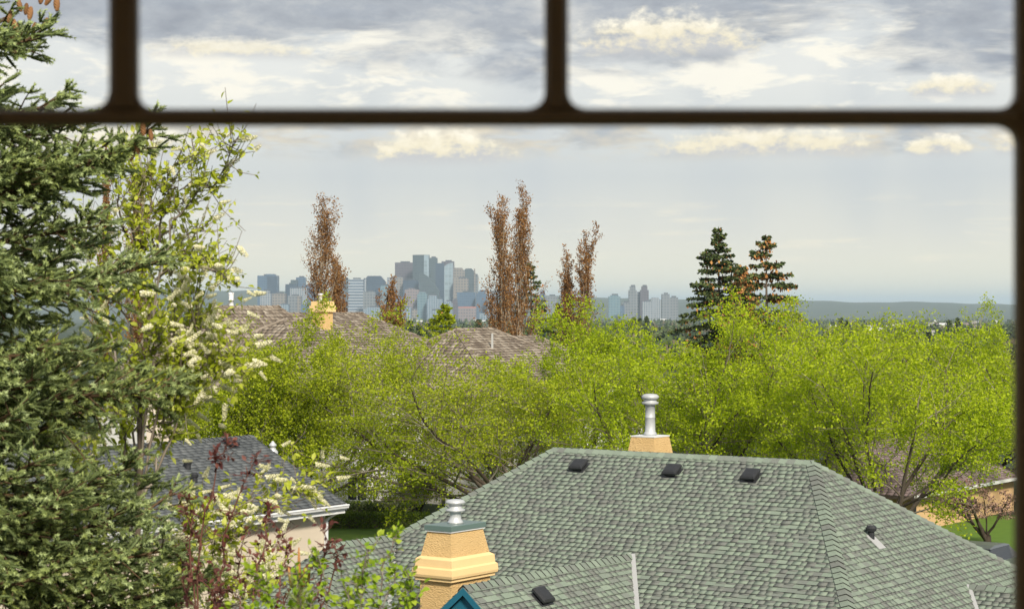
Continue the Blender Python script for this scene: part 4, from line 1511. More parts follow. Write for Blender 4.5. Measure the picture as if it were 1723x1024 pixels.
# ================================================================== RIVER VALLEY AND DOWNTOWN
def facade(name, wall_c, glass_c, floor=8.0, bay=6.0, fw=0.45, bw=0.3, rough=0.35):
    m = bpy.data.materials.new(name)
    m.use_nodes = True
    t = m.node_tree
    t.nodes.clear()
    x = NX(t)
    out = x.new("ShaderNodeOutputMaterial")
    p = x.new("ShaderNodeBsdfPrincipled")
    geo = x.new("ShaderNodeNewGeometry")
    sp = x.new("ShaderNodeSeparateXYZ")
    x.link(geo.outputs['Position'], sp.inputs[0])
    fz = x.m('FRACT', x.m('DIVIDE', sp.outputs[2], floor))
    fx = x.m('FRACT', x.m('DIVIDE', x.m('ADD', sp.outputs[0], x.m('MULTIPLY', sp.outputs[1], 0.6)), bay))
    solid = x.m('MAXIMUM', x.ss(fz, 1 - fw - .08, 1 - fw + .08), x.ss(fx, 1 - bw - .08, 1 - bw + .08))
    nz = x.noise(geo.outputs['Position'], 0.03, 3.0, 0.6)
    wn = x.new("ShaderNodeTexWhiteNoise")
    x.link(x.xyz(x.m('FLOOR', x.m('DIVIDE', sp.outputs[0], bay)), x.m('FLOOR', x.m('DIVIDE', sp.outputs[2], floor)), 0.0), wn.inputs['Vector'])
    g = x.mix(x.m('MULTIPLY', x.m('ADD', nz, wn.outputs[0]), 0.42), [c * .55 for c in glass_c], [min(1, c * 1.5) for c in glass_c])
    x.link(x.mix(solid, g, wall_c), p.inputs['Base Color'])
    p.inputs['Roughness'].default_value = rough
    x.link(p.outputs[0], out.inputs[0])
    return m


FA = {
    'blue': facade('facade_blue', (0.07, 0.12, 0.19), (0.05, 0.10, 0.19)),
    'navy': facade('facade_navy', (0.035, 0.06, 0.10), (0.03, 0.055, 0.10)),
    'pale': facade('facade_pale', (0.27, 0.30, 0.33), (0.09, 0.13, 0.19), 7, 7, .3, .45, .7),
    'stripe': facade('facade_stripe', (0.36, 0.41, 0.46), (0.06, 0.10, 0.17), 9, 400, .42, .0, .6),
    'slate': facade('facade_slate', (0.06, 0.085, 0.10), (0.05, 0.075, 0.095), 9, 8),
    'plum': facade('facade_plum', (0.085, 0.075, 0.10), (0.06, 0.055, 0.08), 9, 9, .4, .3, .6),
    'teal': facade('facade_teal', (0.14, 0.22, 0.26), (0.08, 0.16, 0.22), 8, 9),
    'light': facade('facade_light', (0.27, 0.35, 0.41), (0.22, 0.30, 0.36), 12, 12, .2, .2),
    'beige': facade('facade_beige', (0.22, 0.20, 0.18), (0.09, 0.10, 0.12), 9, 9, .5, .4, .8),
    'rose': facade('facade_rose', (0.22, 0.18, 0.185), (0.11, 0.11, 0.14), 9, 8, .5, .4, .8),
    'condo': facade('facade_condo', (0.26, 0.32, 0.38), (0.06, 0.12, 0.19), 6, 7, .3, .25, .6),
    'grey': facade('facade_grey', (0.17, 0.19, 0.21), (0.08, 0.10, 0.13), 9, 9, .4, .35, .6),
}
M['roof_red'] = material('roof_red', two((0.36, 0.13, 0.11), (0.42, 0.17, 0.14)), 0.8, 0.1, 0.2, by='none')
M['roof_dark'] = material('roof_dark', two((0.05, 0.06, 0.08), (0.08, 0.09, 0.11)), 0.8, 0.05, 0.2, by='none')


def tower(px0, px1, yt, fa, d, label, shape='flat', depth=None, crown=None, strip_=None, extra=None):
    """one tower: plan px0..px1, top at photo row yt"""
    a, b = W(px0, yt, d), W(px1, yt, d)
    wd = b.x - a.x
    dep = depth or wd * 0.9
    cx = (a.x + b.x) / 2
    g = float(ground_z(cx, d)) - 2.0
    t = empty('office_tower', (cx, d + dep / 2, g), label, 'building', 'downtown towers')
    y0_, y1_ = d, d + dep
    if shape == 'flat':
        MB().prism([(a.x, y0_, g), (b.x, y0_, g), (b.x, y1_, g), (a.x, y1_, g)], (0, 0, a.z - g)).build('shaft', FA[fa], t)
    elif shape == 'angled':          # two faces seen, corner towards the viewer
        k = a.x + wd * (extra or 0.66)
        MB().prism([(a.x, y0_ + 12, g), (k, y0_, g), (b.x, y0_ + 22, g), (b.x - wd * .3, y1_ + 12, g)], (0, 0, a.z - g)).build('shaft', FA[fa], t)
    elif shape == 'chamfer':         # clipped upper corners
        c = wd * (extra or 0.22)
        z = a.z
        MB().prism([(a.x, y0_, g), (b.x, y0_, g), (b.x, y0_, z - c * 1.2), (b.x - c, y0_, z), (a.x + c * .4, y0_, z), (a.x, y0_, z - c * .5)], (0, dep, 0)).build('shaft', FA[fa], t)
    elif shape == 'curve_r':         # roofline sweeping down to the right
        z = a.z
        dz = (extra or 40)
        top = [(b.x - wd * (1 - s), y0_, z - dz * (s ** 2)) for s in np.linspace(1, 0, 9)]
        MB().prism([(a.x, y0_, g), (b.x, y0_, g)] + top, (0, dep, 0)).build('shaft', FA[fa], t)
    elif shape == 'curve_l':         # roofline sweeping up to the right
        z = a.z
        dz = (extra or 60)
        top = [(b.x - wd * s, y0_, z - dz * (s ** 2.2)) for s in np.linspace(0, 1, 9)]
        MB().prism([(a.x, y0_, g), (b.x, y0_, g)] + top, (0, dep, 0)).build('shaft', FA[fa], t)
    elif shape == 'step':            # stepped shoulders
        z = a.z
        h = (extra or 14)
        MB().prism([(a.x, y0_, g), (b.x, y0_, g), (b.x, y0_, z - h), (b.x - wd * .16, y0_, z - h), (b.x - wd * .16, y0_, z), (a.x + wd * .16, y0_, z), (a.x + wd * .16, y0_, z - h), (a.x, y0_, z - h)], (0, dep, 0)).build('shaft', FA[fa], t)
    if shape in ('flat', 'step'):
        MB().box((cx + wd * .05, d + dep * .5, a.z + 2.2), (wd * .5, dep * .5, 4.4)).build('plant_room', M['roof_dark'], t)
    if crown:
        f0, f1, h, mt = crown
        MB().box((a.x + wd * (f0 + f1) / 2, d + dep / 2 - .5, a.z + h / 2 + .05), (wd * (f1 - f0), dep * .9, h)).build('crown', M[mt] if mt in M else FA[mt], t)
    if strip_:
        f0, f1, fm = strip_
        MB().box((a.x + wd * (f0 + f1) / 2, d - 1.2, (a.z + g) / 2 - .5), (wd * (f1 - f0), 2.0, a.z - g - 1)).build('facade_panel', FA[fm], t)
    return t


T = [
    (433, 466.5, 463.5, 'blue', 6400, 'blue glass slab tower standing alone above the flue pipe of the shake roof', 'flat', dict(crown=(.42, .85, 5, 'blue'), strip_=(.5, .98, 'navy'))),
    (438, 456, 489, 'pale', 6150, 'short pale fluted tower in front of the lone blue slab', 'step', dict(extra=8)),
    (456, 480, 494, 'beige', 6300, 'low beige block beside the short pale fluted tower', 'flat', {}),
    (480, 500, 478, 'navy', 6500, 'dark blue shoulder tower beside the stepped glass tower', 'flat', dict(crown=(.45, 1.0, 14, 'slate'))),
    (498, 514, 466.5, 'blue', 6550, 'stepped blue glass tower with a square top', 'flat', {}),
    (512, 528, 479, 'blue', 6450, 'blue tower running behind the tall coppery aspen', 'flat', {}),
    (488, 516, 484.5, 'pale', 6250, 'pale gridded tower before the stepped glass tower', 'flat', {}),
    (484, 506, 497.5, 'grey', 6100, 'squat grey and cream block at the foot of the pale gridded tower', 'flat', dict(strip_=(.75, 1.0, 'beige'))),
    (470, 486, 512, 'condo', 6000, 'low pale apartment block just over the shake ridge with the flue pipe', 'flat', {}),
    (506, 530, 512, 'blue', 6000, 'low blue apartment block beside the tan chimney', 'flat', {}),
    (572, 588, 469, 'slate', 6500, 'dark slate tower between the aspen and the striped tower', 'flat', {}),
    (586, 611, 469.5, 'stripe', 6300, 'white and blue striped tower with horizontal bands', 'flat', {}),
    (610, 616, 470, 'pale', 6340, 'slim pale edge tower joined to the striped one', 'flat', {}),
    (615.5, 647.5, 464, 'navy', 6500, 'wide dark blue tower with one clipped corner', 'chamfer', dict(extra=.24)),
    (611, 631.5, 490.5, 'grey', 6200, 'blue-grey ribbed block before the wide dark blue tower', 'flat', {}),
    (631, 646, 486, 'navy', 6250, 'narrow dark block before the wide dark blue tower', 'flat', {}),
    (612, 644, 517, 'condo', 6000, 'low white apartment block above the shake roof ridge', 'step', dict(extra=5)),
    (640, 655, 480, 'teal', 6200, 'teal glass condominium tower beside the small aspen', 'flat', {}),
    (651, 678, 466.5, 'pale', 6500, 'pale grey and cream tower behind the small aspen', 'flat', dict(strip_=(.62, 1.0, 'beige'))),
    (664.5, 695, 441.5, 'plum', 6700, 'broad plum-grey tower beside the tallest one', 'flat', {}),
    (678, 704, 471.5, 'navy', 6450, 'dark block at the foot of the plum-grey tower', 'flat', {}),
    (681, 705, 487, 'rose', 6200, 'rose-pink block below the plum-grey tower', 'flat', dict(crown=(.2, .7, 4, 'rose'))),
    (694, 722.5, 428.5, 'slate', 6600, 'tallest tower of the skyline, grey glass with one pale face', 'angled', dict(strip_=(.68, .97, 'light'), extra=.66)),
    (721.5, 736, 433.5, 'slate', 6750, 'dark slate tower close behind the tallest one', 'flat', {}),
    (705, 739, 459, 'slate', 6350, 'grey glass block with a curved roof falling away', 'curve_r', dict(extra=58)),
    (743, 764, 439.5, 'plum', 6800, 'plum tower with an overhanging top behind the curved glass tower', 'flat', {}),
    (733, 762, 442, 'light', 6500, 'pale curved glass tower with a rising sail-shaped roofline', 'curve_l', dict(extra=52, strip_=(.0, .50, 'navy'))),
    (763, 782, 450.5, 'beige', 6600, 'beige stone tower with clipped shoulders', 'chamfer', dict(extra=.25)),
    (764, 788, 468, 'beige', 6450, 'wide lower block of the beige stone tower', 'flat', {}),
    (781, 800, 451.5, 'slate', 6620, 'slate tower with clipped top corners beside the beige one', 'chamfer', dict(extra=.34, strip_=(.86, .99, 'beige'))),
    (798, 805, 463, 'grey', 6650, 'narrow grey tower at the edge of the clipped slate one', 'flat', {}),
    (702, 719, 491, 'teal', 6150, 'slender teal condominium tower before the tallest one', 'step', dict(extra=6)),
    (718, 738, 497, 'condo', 6100, 'pale glass condominium with a stepped top', 'step', dict(extra=10)),
    (737, 745, 503, 'condo', 6120, 'narrow pale condominium before the curved glass tower', 'flat', {}),
    (761, 770, 504.5, 'plum', 6100, 'narrow plum block next to the young pine', 'flat', {}),
    (769, 800, 491.5, 'blue', 6300, 'wide blue glass block below the clipped towers', 'flat', {}),
    (771, 801, 517.5, 'rose', 6000, 'low rosy block with a red roof over the treeline', 'flat', dict(crown=(0, 1, 3, 'roof_red'))),
    (801, 820, 490, 'blue', 6250, 'blue condominium tower beside the red-roofed block', 'step', dict(extra=7)),
    (819, 836, 497, 'grey', 6200, 'grey-blue tower half behind the tallest aspens', 'flat', dict(crown=(.4, 1, 15, 'grey'))),
    (676, 692, 517, 'condo', 6000, 'low pale block over the valley trees below the rose block', 'flat', {}),
    (693, 702, 520, 'beige', 6000, 'narrow cream block over the valley trees', 'flat', {}),
    (722, 738, 522, 'condo', 5950, 'low white balcony block beside the young pine', 'flat', {}),
    (746, 762, 507, 'condo', 6080, 'pale stepped apartment block behind the young pine', 'step', dict(extra=7)),
    (806, 836, 527, 'condo', 5950, 'long low white-roofed block beside the aspen clump', 'flat', {}),
    (655, 678, 500, 'blue', 6180, 'blue glass block behind the smallest aspen', 'flat', {}),
    # the eastern group
    (909, 917, 489.5, 'blue', 6700, 'slim blue tower just past the dark spruce limb', 'flat', {}),
    (919, 938, 497.5, 'grey', 6600, 'low grey block next to the aspen pair', 'flat', {}),
    (1024, 1044, 496.5, 'teal', 6200, 'teal gridded tower at one end of the small separate tower group', 'step', dict(extra=4)),
    (1044, 1051, 514, 'blue', 6150, 'small blue block beside the teal gridded tower', 'flat', {}),
    (1058, 1071.5, 481.5, 'grey', 6500, 'grey twin tower standing beside the teal gridded tower', 'step', dict(extra=12)),
    (1077.5, 1091.5, 481.5, 'plum', 6520, 'darker twin tower standing beside the low-domed tower', 'step', dict(extra=12)),
    (1070, 1079, 493, 'grey', 6540, 'stepped link between the twin towers', 'flat', {}),
    (1081, 1098, 507, 'pale', 6250, 'pale gridded block at the foot of the darker twin', 'flat', {}),
    (1096, 1112, 500.5, 'pale', 6400, 'pale tower with a low domed top', 'chamfer', dict(extra=.25)),
    (1113.5, 1127, 494.5, 'grey', 6450, 'flat-topped grey tower near the spruces', 'flat', {}),
    (1126, 1141, 500, 'grey', 6500, 'grey tower touching the spruce limbs', 'flat', {}),
    (1046, 1060, 509, 'grey', 6350, 'low grey block between the teal tower and the twins', 'flat', {}),
]
for x0, x1, yt, fa, d, lab, shp, kw in T:
    tower(x0, x1, yt, fa, d, lab, shp, **kw)
# mast on the lone blue slab
# ---------------------------------------------------------------- valley houses and woods
rgv = np.random.default_rng(55)
M['far_leaf'] = material('far_leaf', two((0.02, 0.04, 0.022), (0.045, 0.075, 0.03), (0.10, 0.135, 0.04)), 0.9, 0.01, 0.25)
M['far_bud'] = material('far_bud', two((0.13, 0.11, 0.075), (0.20, 0.18, 0.10)), 0.9, 0.01, 0.25)
house_m = [material('far_wall_%d' % i, two(c, [min(1, k * 1.1) for k in c]), 0.8, by='none') for i, c in enumerate(((0.72, 0.72, 0.70), (0.50, 0.44, 0.36), (0.34, 0.28, 0.26), (0.62, 0.60, 0.55)))]
roof_m = [material('far_roof_%d' % i, two(c, [min(1, k * 1.15) for k in c]), 0.9, by='none') for i, c in enumerate(((0.55, 0.56, 0.58), (0.20, 0.16, 0.15), (0.28, 0.27, 0.28)))]
spots = [(1404, 558), (1430, 549), (1447, 556), (1456, 561), (1472, 557), (1500, 560), (1506, 555), (1520, 552), (1565, 552), (1576, 545), (1578, 552), (1602, 557), (1616, 552), (1622, 556), (1552, 579), (1590, 556),
         (1066, 548), (1082, 543), (1116, 542), (1003, 541), (690, 542), (706, 545), (726, 549), (800, 541), (812, 544), (700, 556), (1640, 549), (1680, 545), (1650, 560), (1436, 566), (1470, 572), (1528, 566)]
wl = ['white', 'tan', 'brown', 'cream']
for i, (px, py) in enumerate(spots):
    lo_, hi_ = 300.0, 6000.0
    for _ in range(40):
        md = (lo_ + hi_) / 2
        yy = 512 + (ZC - float(ground_z((px - 861) / FPX * md, md))) / md * FPX
        if yy > py:
            lo_ = md
        else:
            hi_ = md
    d = md
    p = W(px, py, d)
    g = float(ground_z(p.x, d))
    wx, wy, h = rgv.uniform(9, 15), rgv.uniform(8, 11), rgv.uniform(4.5, 6.5)
    c = i % 4
    hs = empty('valley_house', (p.x, d, g), '%s house with a pitched roof among the valley trees' % wl[c], 'house', '%s houses in the valley' % wl[c])
    MB().box((p.x, d, g + h / 2 - .5), (wx, wy, h + 1)).build('walls', house_m[c], hs)
    MB().prism([(p.x - wx / 2 - .5, d - wy / 2 - .5, g + h + .02), (p.x - wx / 2 - .5, d + wy / 2 + .5, g + h + .02), (p.x - wx / 2 - .5, d, g + h + 3)], (wx + 1, 0, 0)).build('roof', roof_m[i % 3], hs)
    for sx in (-.28, .28):
        MB().box((p.x + sx * wx, d - wy / 2 - .03, g + h * .55), (1.6, .1, 1.4)).build('window', M['glass'], hs)


def far_tree(P, g, h, w_, kind, rg):
    """leaf points of one far tree: spire or round head"""
    n = 26 if kind == 0 else 34
    if kind == 0:
        t = rg.uniform(0, 1, n) ** 0.7
        r = w_ * (1 - 0.0) * t * rg.uniform(.5, 1, n)
        z = h * (1 - t * .95)
    else:
        v = rg.normal(size=(n, 3))
        v /= np.linalg.norm(v, axis=1)[:, None]
        v *= rg.uniform(.6, 1, n)[:, None]
        a = rg.uniform(0, 2 * np.pi, n)
        return np.array([P[0], P[1], g + h * .6]) + v * np.array([w_, w_, h * .42])
    a = rg.uniform(0, 2 * np.pi, n)
    return np.stack([P[0] + r * np.cos(a), P[1] + r * np.sin(a), g + z], 1)


dark, light, bud, single = [], [], [], []
for k in range(3600):
    d = rgv.uniform(0, 1) ** 1.6 * 4700 + 620
    px = rgv.uniform(250, 1790)
    x = (px - 861) / FPX * d
    gg = float(ground_z(x, d))
    kind = 0 if rgv.uniform() < .5 else 1
    h = rgv.uniform(7, 12) if kind == 0 else rgv.uniform(5, 9)
    if d < 1500 and rgv.uniform() < .35:
        continue
    P = far_tree((x, d), gg, h, h * (.2 if kind == 0 else .5), kind, rgv)
    (dark if kind == 0 else (light if rgv.uniform() < .7 else bud)).append(P)
for nm, lst, mt, sz in (('conifer_wood', dark, 'far_leaf', 3.0), ('valley_wood', light, 'far_green', 2.8), ('budding_wood', bud, 'far_bud', 2.7)):
    if mt == 'far_green':
        M[mt] = material(mt, two((0.06, 0.10, 0.03), (0.12, 0.17, 0.05), (0.18, 0.22, 0.08)), 0.9, 0.01, 0.25)
    o = leaf_cloud(np.concatenate(lst), sz, M[mt], nm, None, rgv)
    setp(o, {'conifer_wood': 'dark conifers massed across the valley floor', 'valley_wood': 'soft green leafing trees massed across the valley floor', 'budding_wood': 'tan budding trees scattered through the valley woods'}[nm], 'woods')
# conifers that stand out against the valley
for k, (px, yt, d, hw) in enumerate([(1414, 536, 900, 7), (1425, 541, 860, 7), (1500, 571, 620, 9), (1512, 562, 640, 10), (1524, 566, 600, 10), (1536, 556, 640, 10), (1545, 575, 560, 11), (1530, 584, 520, 12), (1612, 536, 900, 7), (1597, 540, 930, 7),
                                   (1562, 560, 700, 9), (690, 540, 760, 8), (705, 548, 640, 8), (722, 545, 700, 7), (1067, 534, 1000, 5), (1076, 536, 980, 5), (1088, 533, 1000, 6), (805, 538, 820, 8)]):
    conifer('valley_conifer', px, yt, d, hw, 'dark spire of a conifer standing above the valley houses', 500 + k, 0, 1.6, 1.1, 'fir_leaf', 'valley conifers', 8, yt + 26, .45)

# ================================================================== FOREGROUND GARDEN
# ---- large blue-green spruce close to the window
rg = np.random.default_rng(900)
SD = 10.2
sx0 = W(-150, 0, SD).x
sp = empty('spruce_tree', (sx0, SD, 0), 'large blue-green spruce with hanging brown cones close outside the window', 'tree')
org = np.array([sx0, SD, 0.0])
lines = [(np.array([[sx0, SD, -0.1], [sx0 + .03, SD, 5], [sx0 - .02, SD, 9.5], [sx0, SD, 14.8]]), np.array([.20, .15, .09, .02]), 0)]
SP, SDIR, SL, ST = [], [], [], []          # shoots: base, direction, length, tint


def shoot(p, d, L, tint):
    SP.append(p)
    SDIR.append(unit(d))
    SL.append(L)
    ST.append(tint)


def spray(pts, side, upn, L, rg, dens=1.0):
    """flat spray of branchlets and shoots along a limb"""
    k = len(pts) - 1
    n = int(L * 15 * dens)
    tone = rg.uniform(-.12, .12)
    for q in range(n):
        t = 0.16 + 0.84 * (q + rg.uniform(.1, .9)) / n
        i = min(int(t * k), k - 1)
        f = t * k - i
        b = pts[i] * (1 - f) + pts[i + 1] * f
        ld = unit(pts[i + 1] - pts[i])
        for sg in (-1, 1):
            l2 = L * 0.42 * (1.08 - t) ** 0.75 * rg.uniform(.6, 1.2) + .05
            dd = unit(ld * rg.uniform(.7, 1.0) + side * sg * rg.uniform(.7, 1.0) + upn * rg.uniform(-.65, .55))
            droop = rg.uniform(-.5, .6)
            m = max(2, int(l2 / .055))
            q0 = b.copy()
            path = [b]
            for s_ in range(m):
                dd = unit(dd + np.array([0, 0, droop * .12]) + rg.normal(size=3) * .05)
                q0 = q0 + dd * (l2 / m)
                path.append(q0)
                for s2 in (-1, 1):
                    if rg.uniform() < .80:
                        o2 = unit(dd * .9 + np.cross(dd, upn) * s2 * .7 + rg.normal(size=3) * .38)
                        shoot(q0, o2, rg.uniform(.06, .115), .5 + tone + rg.normal() * .2)
            shoot(q0, dd, rg.uniform(.06, .10), .62 + tone + rg.normal() * .16)
            lines.append((np.array(path), np.linspace(.006, .003, len(path)), 2))
    shoot(pts[-1], unit(pts[-1] - pts[-2]), .10, .6)


def limb(z, az, L, pitch, seed_tilt=0.0, dens=1.0):
    h = np.array([math.sin(az), math.cos(az), 0])
    s = np.linspace(0, 1, 9)
    zz = L * (math.tan(pitch) * s - 0.30 * s ** 2 + 0.34 * s ** 3)
    pts = np.array([sx0, SD, z]) + h[None] * (s * L)[:, None] + np.array([[0, 0, 1.0]]) * zz[:, None]
    pts[1:-1] += rg.normal(size=(7, 3)) * .012
    lines.append((pts, np.linspace(.020, .006, 9), 1))
    side = np.array([h[1], -h[0], 0])
    spray(pts, side, np.array([0, 0, 1.0]), L, rg, dens)
    return pts


# limb reach follows the photographed outline of the tree
def reach(z):
    y = 512 + (ZC - z) / SD * FPX
    return np.interp(y, [-200, 0, 60, 140, 215, 300, 420, 560, 700, 850, 1024, 1200], [130, 175, 190, 180, 250, 360, 395, 405, 400, 435, 465, 495]) / FPX * SD


z = 7.75
tipsR = []
while z < 11.7:
    n = int(rg.integers(5, 8))
    a0 = rg.uniform(0, 6.28)
    for q in range(n):
        az = a0 + q * 2 * np.pi / n + rg.uniform(-.25, .25)
        # az measured from +Y towards +X; the window side is az near pi
        R = reach(z)
        L = R * rg.uniform(.78, 1.0)
        ex = math.sin(az)
        if ex < -0.35:
            L *= .8
        if math.cos(az) < -.3:
            L *= .85
        pt = limb(z + rg.uniform(-.07, .07), az, L, rg.uniform(-.02, .26), dens=(.35 if ex < -.35 else (.7 if math.cos(az) > .35 else 1.1)))
        tipsR.append(pt)
    z += rg.uniform(.17, .26)
# a few limbs that the photograph shows singly
for py, pxr, pit in ((215, 250, .30), (165, 100, .10), (60, 85, .12), (440, 265, .05), (640, 290, .0), (910, 322, -.05), (985, 325, -.05)):
    tip = W(pxr, py, SD)
    L = (tip.x - sx0)
    zb = tip.z - L * (math.tan(pit) + .04)
    tipsR.append(limb(zb, math.pi / 2 + rg.uniform(-.1, .25), L, pit, dens=1.25))
V, F = tubes([l for l in lines if l[2] < 2], (9, 5, 3))
link('trunk', np_mesh('trunk', V - org, F, M['spruce_twig'], smooth=True), sp)
V, F = tubes([l for l in lines if l[2] == 2], (3,))
o = link('twigs', np_mesh('twigs', V - org, F, M['spruce_twig']), sp)
o["kind"] = "stuff"
# needles: each shoot is a brush of single needles
NN = 31
SPa, SDa, SLa, STa = np.array(SP), np.array(SDIR), np.array(SL), np.array(ST)
n = len(SPa)
ref = rg.normal(size=(n, 3))
A = np.cross(SDa, ref)
A /= np.linalg.norm(A, axis=1)[:, None]
B = np.cross(SDa, A)
t = rg.uniform(0, 1, (n, NN)) ** .9
ph = rg.uniform(0, 2 * np.pi, (n, NN))
rad = A[:, None] * np.cos(ph)[..., None] + B[:, None] * np.sin(ph)[..., None]
base = SPa[:, None] + SDa[:, None] * (t * SLa[:, None])[..., None]
nl = rg.uniform(.017, .024, (n, NN))[..., None]
tipn = base + (rad * .80 + SDa[:, None] * .62) * nl
tang = np.cross(rad, SDa[:, None])
wv_ = tang * .0043
V = np.stack([base - wv_, base + wv_, tipn], 2).reshape(-1, 3) - org
F = np.arange(n * NN * 3).reshape(-1, 3)
tint = np.repeat(np.clip(STa[:, None] + rg.normal(size=(n, NN)) * .05, 0, 1).ravel(), 3)
o = link('needles', np_mesh('needles', V, F, M['needle'], attr=tint), sp)
o["kind"] = "stuff"
ang4 = np.arange(3) * 2 * np.pi / 3
ringd = A[:, None] * np.cos(ang4)[None, :, None] + B[:, None] * np.sin(ang4)[None, :, None]
c0 = SPa[:, None] + ringd * .006
c1 = SPa[:, None] + SDa[:, None] * (SLa * .6)[:, None, None] + ringd * .0075
c2 = (SPa + SDa * SLa[:, None])[:, None]
Vc = np.concatenate([c0, c1, c2], 1).reshape(-1, 3) - org
bb = np.arange(n)[:, None] * 7
Fq = np.concatenate([bb + np.array([[i, (i + 1) % 3, 3 + (i + 1) % 3, 3 + i]]) for i in range(3)])
Ft = np.concatenate([bb + np.array([[3 + i, 3 + (i + 1) % 3, 6]]) for i in range(3)])
o = link('shoots', np_mesh('shoots', Vc, [Fq, Ft], M['shoot_core']), sp)
o["kind"] = "stuff"
print('spruce shoots', n, 'needle faces', n * NN)
# hanging cones, each a part
cone_mb = MB()
rings = []
for k in range(11):
    t_ = k / 10
    r0 = .0135 * math.sin(math.pi * (t_ * .9 + .06)) ** .7 + .002
    rings.append([Vector(((r0 + (.003 if (k + j) % 2 else 0)) * math.cos(j * math.pi / 5), (r0 + (.003 if (k + j) % 2 else 0)) * math.sin(j * math.pi / 5), -.085 * t_)) for j in range(10)])
cone_mb.loft(rings)
cone0 = cone_mb.build('cone', M['spruce_cone'], None)
cone0.parent = sp
cm = cone0.data
cspots = [(253, 228), (228, 248), (226, 262), (18, 28), (45, 16), (52, 22), (22, 42), (80, 40), (16, 60), (88, 0), (95, 5), (240, 215), (70, -4), (30, 8), (60, 48)]
for k, (px, py) in enumerate(cspots):
    c = cone0 if k == 0 else cone0.copy()
    if k:
        COL.objects.link(c)
    p = W(px, py - 10, SD - .1 + .05 * (k % 5))
    c.location = p - Vector(org)
    c.rotation_euler = (rg.uniform(-.35, .35), rg.uniform(-.45, .45), rg.uniform(0, 6))
    s_ = rg.uniform(.7, .95)
    c.scale = (s_, s_, s_)


# ---- deciduous foreground plants
def blade_mesh(P, D, size, rg, mat, name, parent, wid=.30, fold=.25, curl=.1, up=None):
    """pointed leaves with a folded midrib"""
    P = np.asarray(P)
    n = len(P)
    org = np.array(absloc(parent))
    d = np.asarray(D) + rg.normal(size=(n, 3)) * .55
    d /= np.linalg.norm(d, axis=1)[:, None]
    u = np.array([[0, -.35, 1.0]]) + rg.normal(size=(n, 3)) * .55
    a = np.cross(d, u)
    a /= np.linalg.norm(a, axis=1)[:, None]
    nn = np.cross(a, d)
    s = (size * rg.uniform(.55, 1.25, n))[:, None]
    st = P + d * s * .12
    pts = [st,
           st + d * s * .30 + a * s * wid * .85 + nn * s * fold * wid, st + d * s * .35, st + d * s * .30 - a * s * wid * .85 + nn * s * fold * wid,
           st + d * s * .62 + a * s * wid * .80 + nn * s * (fold * wid - curl * .4), st + d * s * .66 - nn * s * curl * .4, st + d * s * .62 - a * s * wid * .80 + nn * s * (fold * wid - curl * .4),
           st + d * s * 1.0 - nn * s * curl]
    V = np.stack(pts, 1) - org
    b = np.arange(n)[:, None] * 8
    tri = np.concatenate([b + np.array([q]) for q in ((0, 1, 2), (0, 2, 3), (4, 7, 5), (5, 7, 6))])
    quad = np.concatenate([b + np.array([q]) for q in ((1, 4, 5, 2), (2, 5, 6, 3))])
    o = link(name, np_mesh(name, V.reshape(-1, 3), [tri, quad], mat), parent)
    o["kind"] = "stuff"
    return o


def hand_branch(pts_px, d0, d1, r0, r1, rg, wob=.015, k=10):
    """polyline through photo pixels, depth sliding from d0 to d1"""
    n = len(pts_px)
    P = np.array([list(W(px, py, d0 + (d1 - d0) * i / max(1, n - 1))) for i, (px, py) in enumerate(pts_px)])
    t = np.linspace(0, n - 1, k)
    Q = np.stack([np.interp(t, np.arange(n), P[:, c]) for c in range(3)], 1)
    # light smoothing
    for _ in range(2):
        Q[1:-1] = (Q[:-2] + 2 * Q[1:-1] + Q[2:]) / 4
    Q[1:-1] += rg.normal(size=(k - 2, 3)) * wob
    return Q, np.linspace(r0, r1, k)


# -- blossoming bird cherry
rg = np.random.default_rng(910)
CD = 12.0
cb_ = W(215, 0, CD)
bc = empty('bird_cherry_tree', (cb_.x, CD, 0), 'bird cherry in cream blossom with fresh leaves beside the large spruce', 'tree')
borg = np.array([cb_.x, CD, 0])
main = [
    [(215, 1500), (225, 1150), (235, 850), (240, 620), (235, 470), (230, 390), (250, 300)],
    [(235, 850), (262, 640), (270, 500), (262, 425), (280, 380), (310, 345), (345, 318), (368, 295), (378, 268), (395, 235)],
    [(262, 425), (300, 360), (325, 310), (330, 262)], [(262, 425), (285, 330), (296, 275)], [(262, 425), (300, 425), (330, 405), (346, 380)],
    [(262, 470), (300, 438), (340, 448), (362, 455), (382, 468)], [(240, 620), (280, 560), (300, 500), (318, 470)],
    [(240, 620), (300, 590), (350, 600), (385, 610), (412, 628)], [(240, 640), (290, 560), (330, 545), (360, 560)],
    [(235, 850), (290, 720), (330, 650), (350, 590)],
    [(228, 1000), (300, 900), (370, 860), (430, 845), (480, 825), (512, 825)],
    [(228, 1050), (300, 960), (350, 920), (400, 900)], [(225, 1150), (270, 1000), (310, 930), (340, 860)],
    [(235, 850), (200, 720), (180, 620), (170, 540)], [(230, 700), (190, 600), (150, 480), (140, 380)], [(235, 470), (200, 380), (190, 300), (205, 255)],
    [(235, 470), (215, 340), (235, 300), (228, 262)], [(225, 900), (160, 800), (120, 720), (90, 600)], [(225, 1000), (150, 850), (110, 760), (60, 740)], [(225, 900), (215, 780), (205, 700), (190, 640)],
    [(240, 620), (260, 500), (290, 440), (300, 400)], [(240, 640), (210, 540), (200, 450), (175, 400)], [(235, 760), (270, 690), (300, 660), (320, 610)], [(235, 800), (220, 700), (250, 600), (270, 540)],
    [(235, 470), (250, 400), (225, 330), (245, 290)], [(235, 850), (275, 760), (290, 690), (280, 620)],
    [(225, 1100), (290, 1000), (340, 985), (400, 990)], [(225, 1150), (330, 1040), (410, 1000), (450, 960)], [(235, 850), (260, 700), (290, 620), (330, 560), (325, 500)],
]
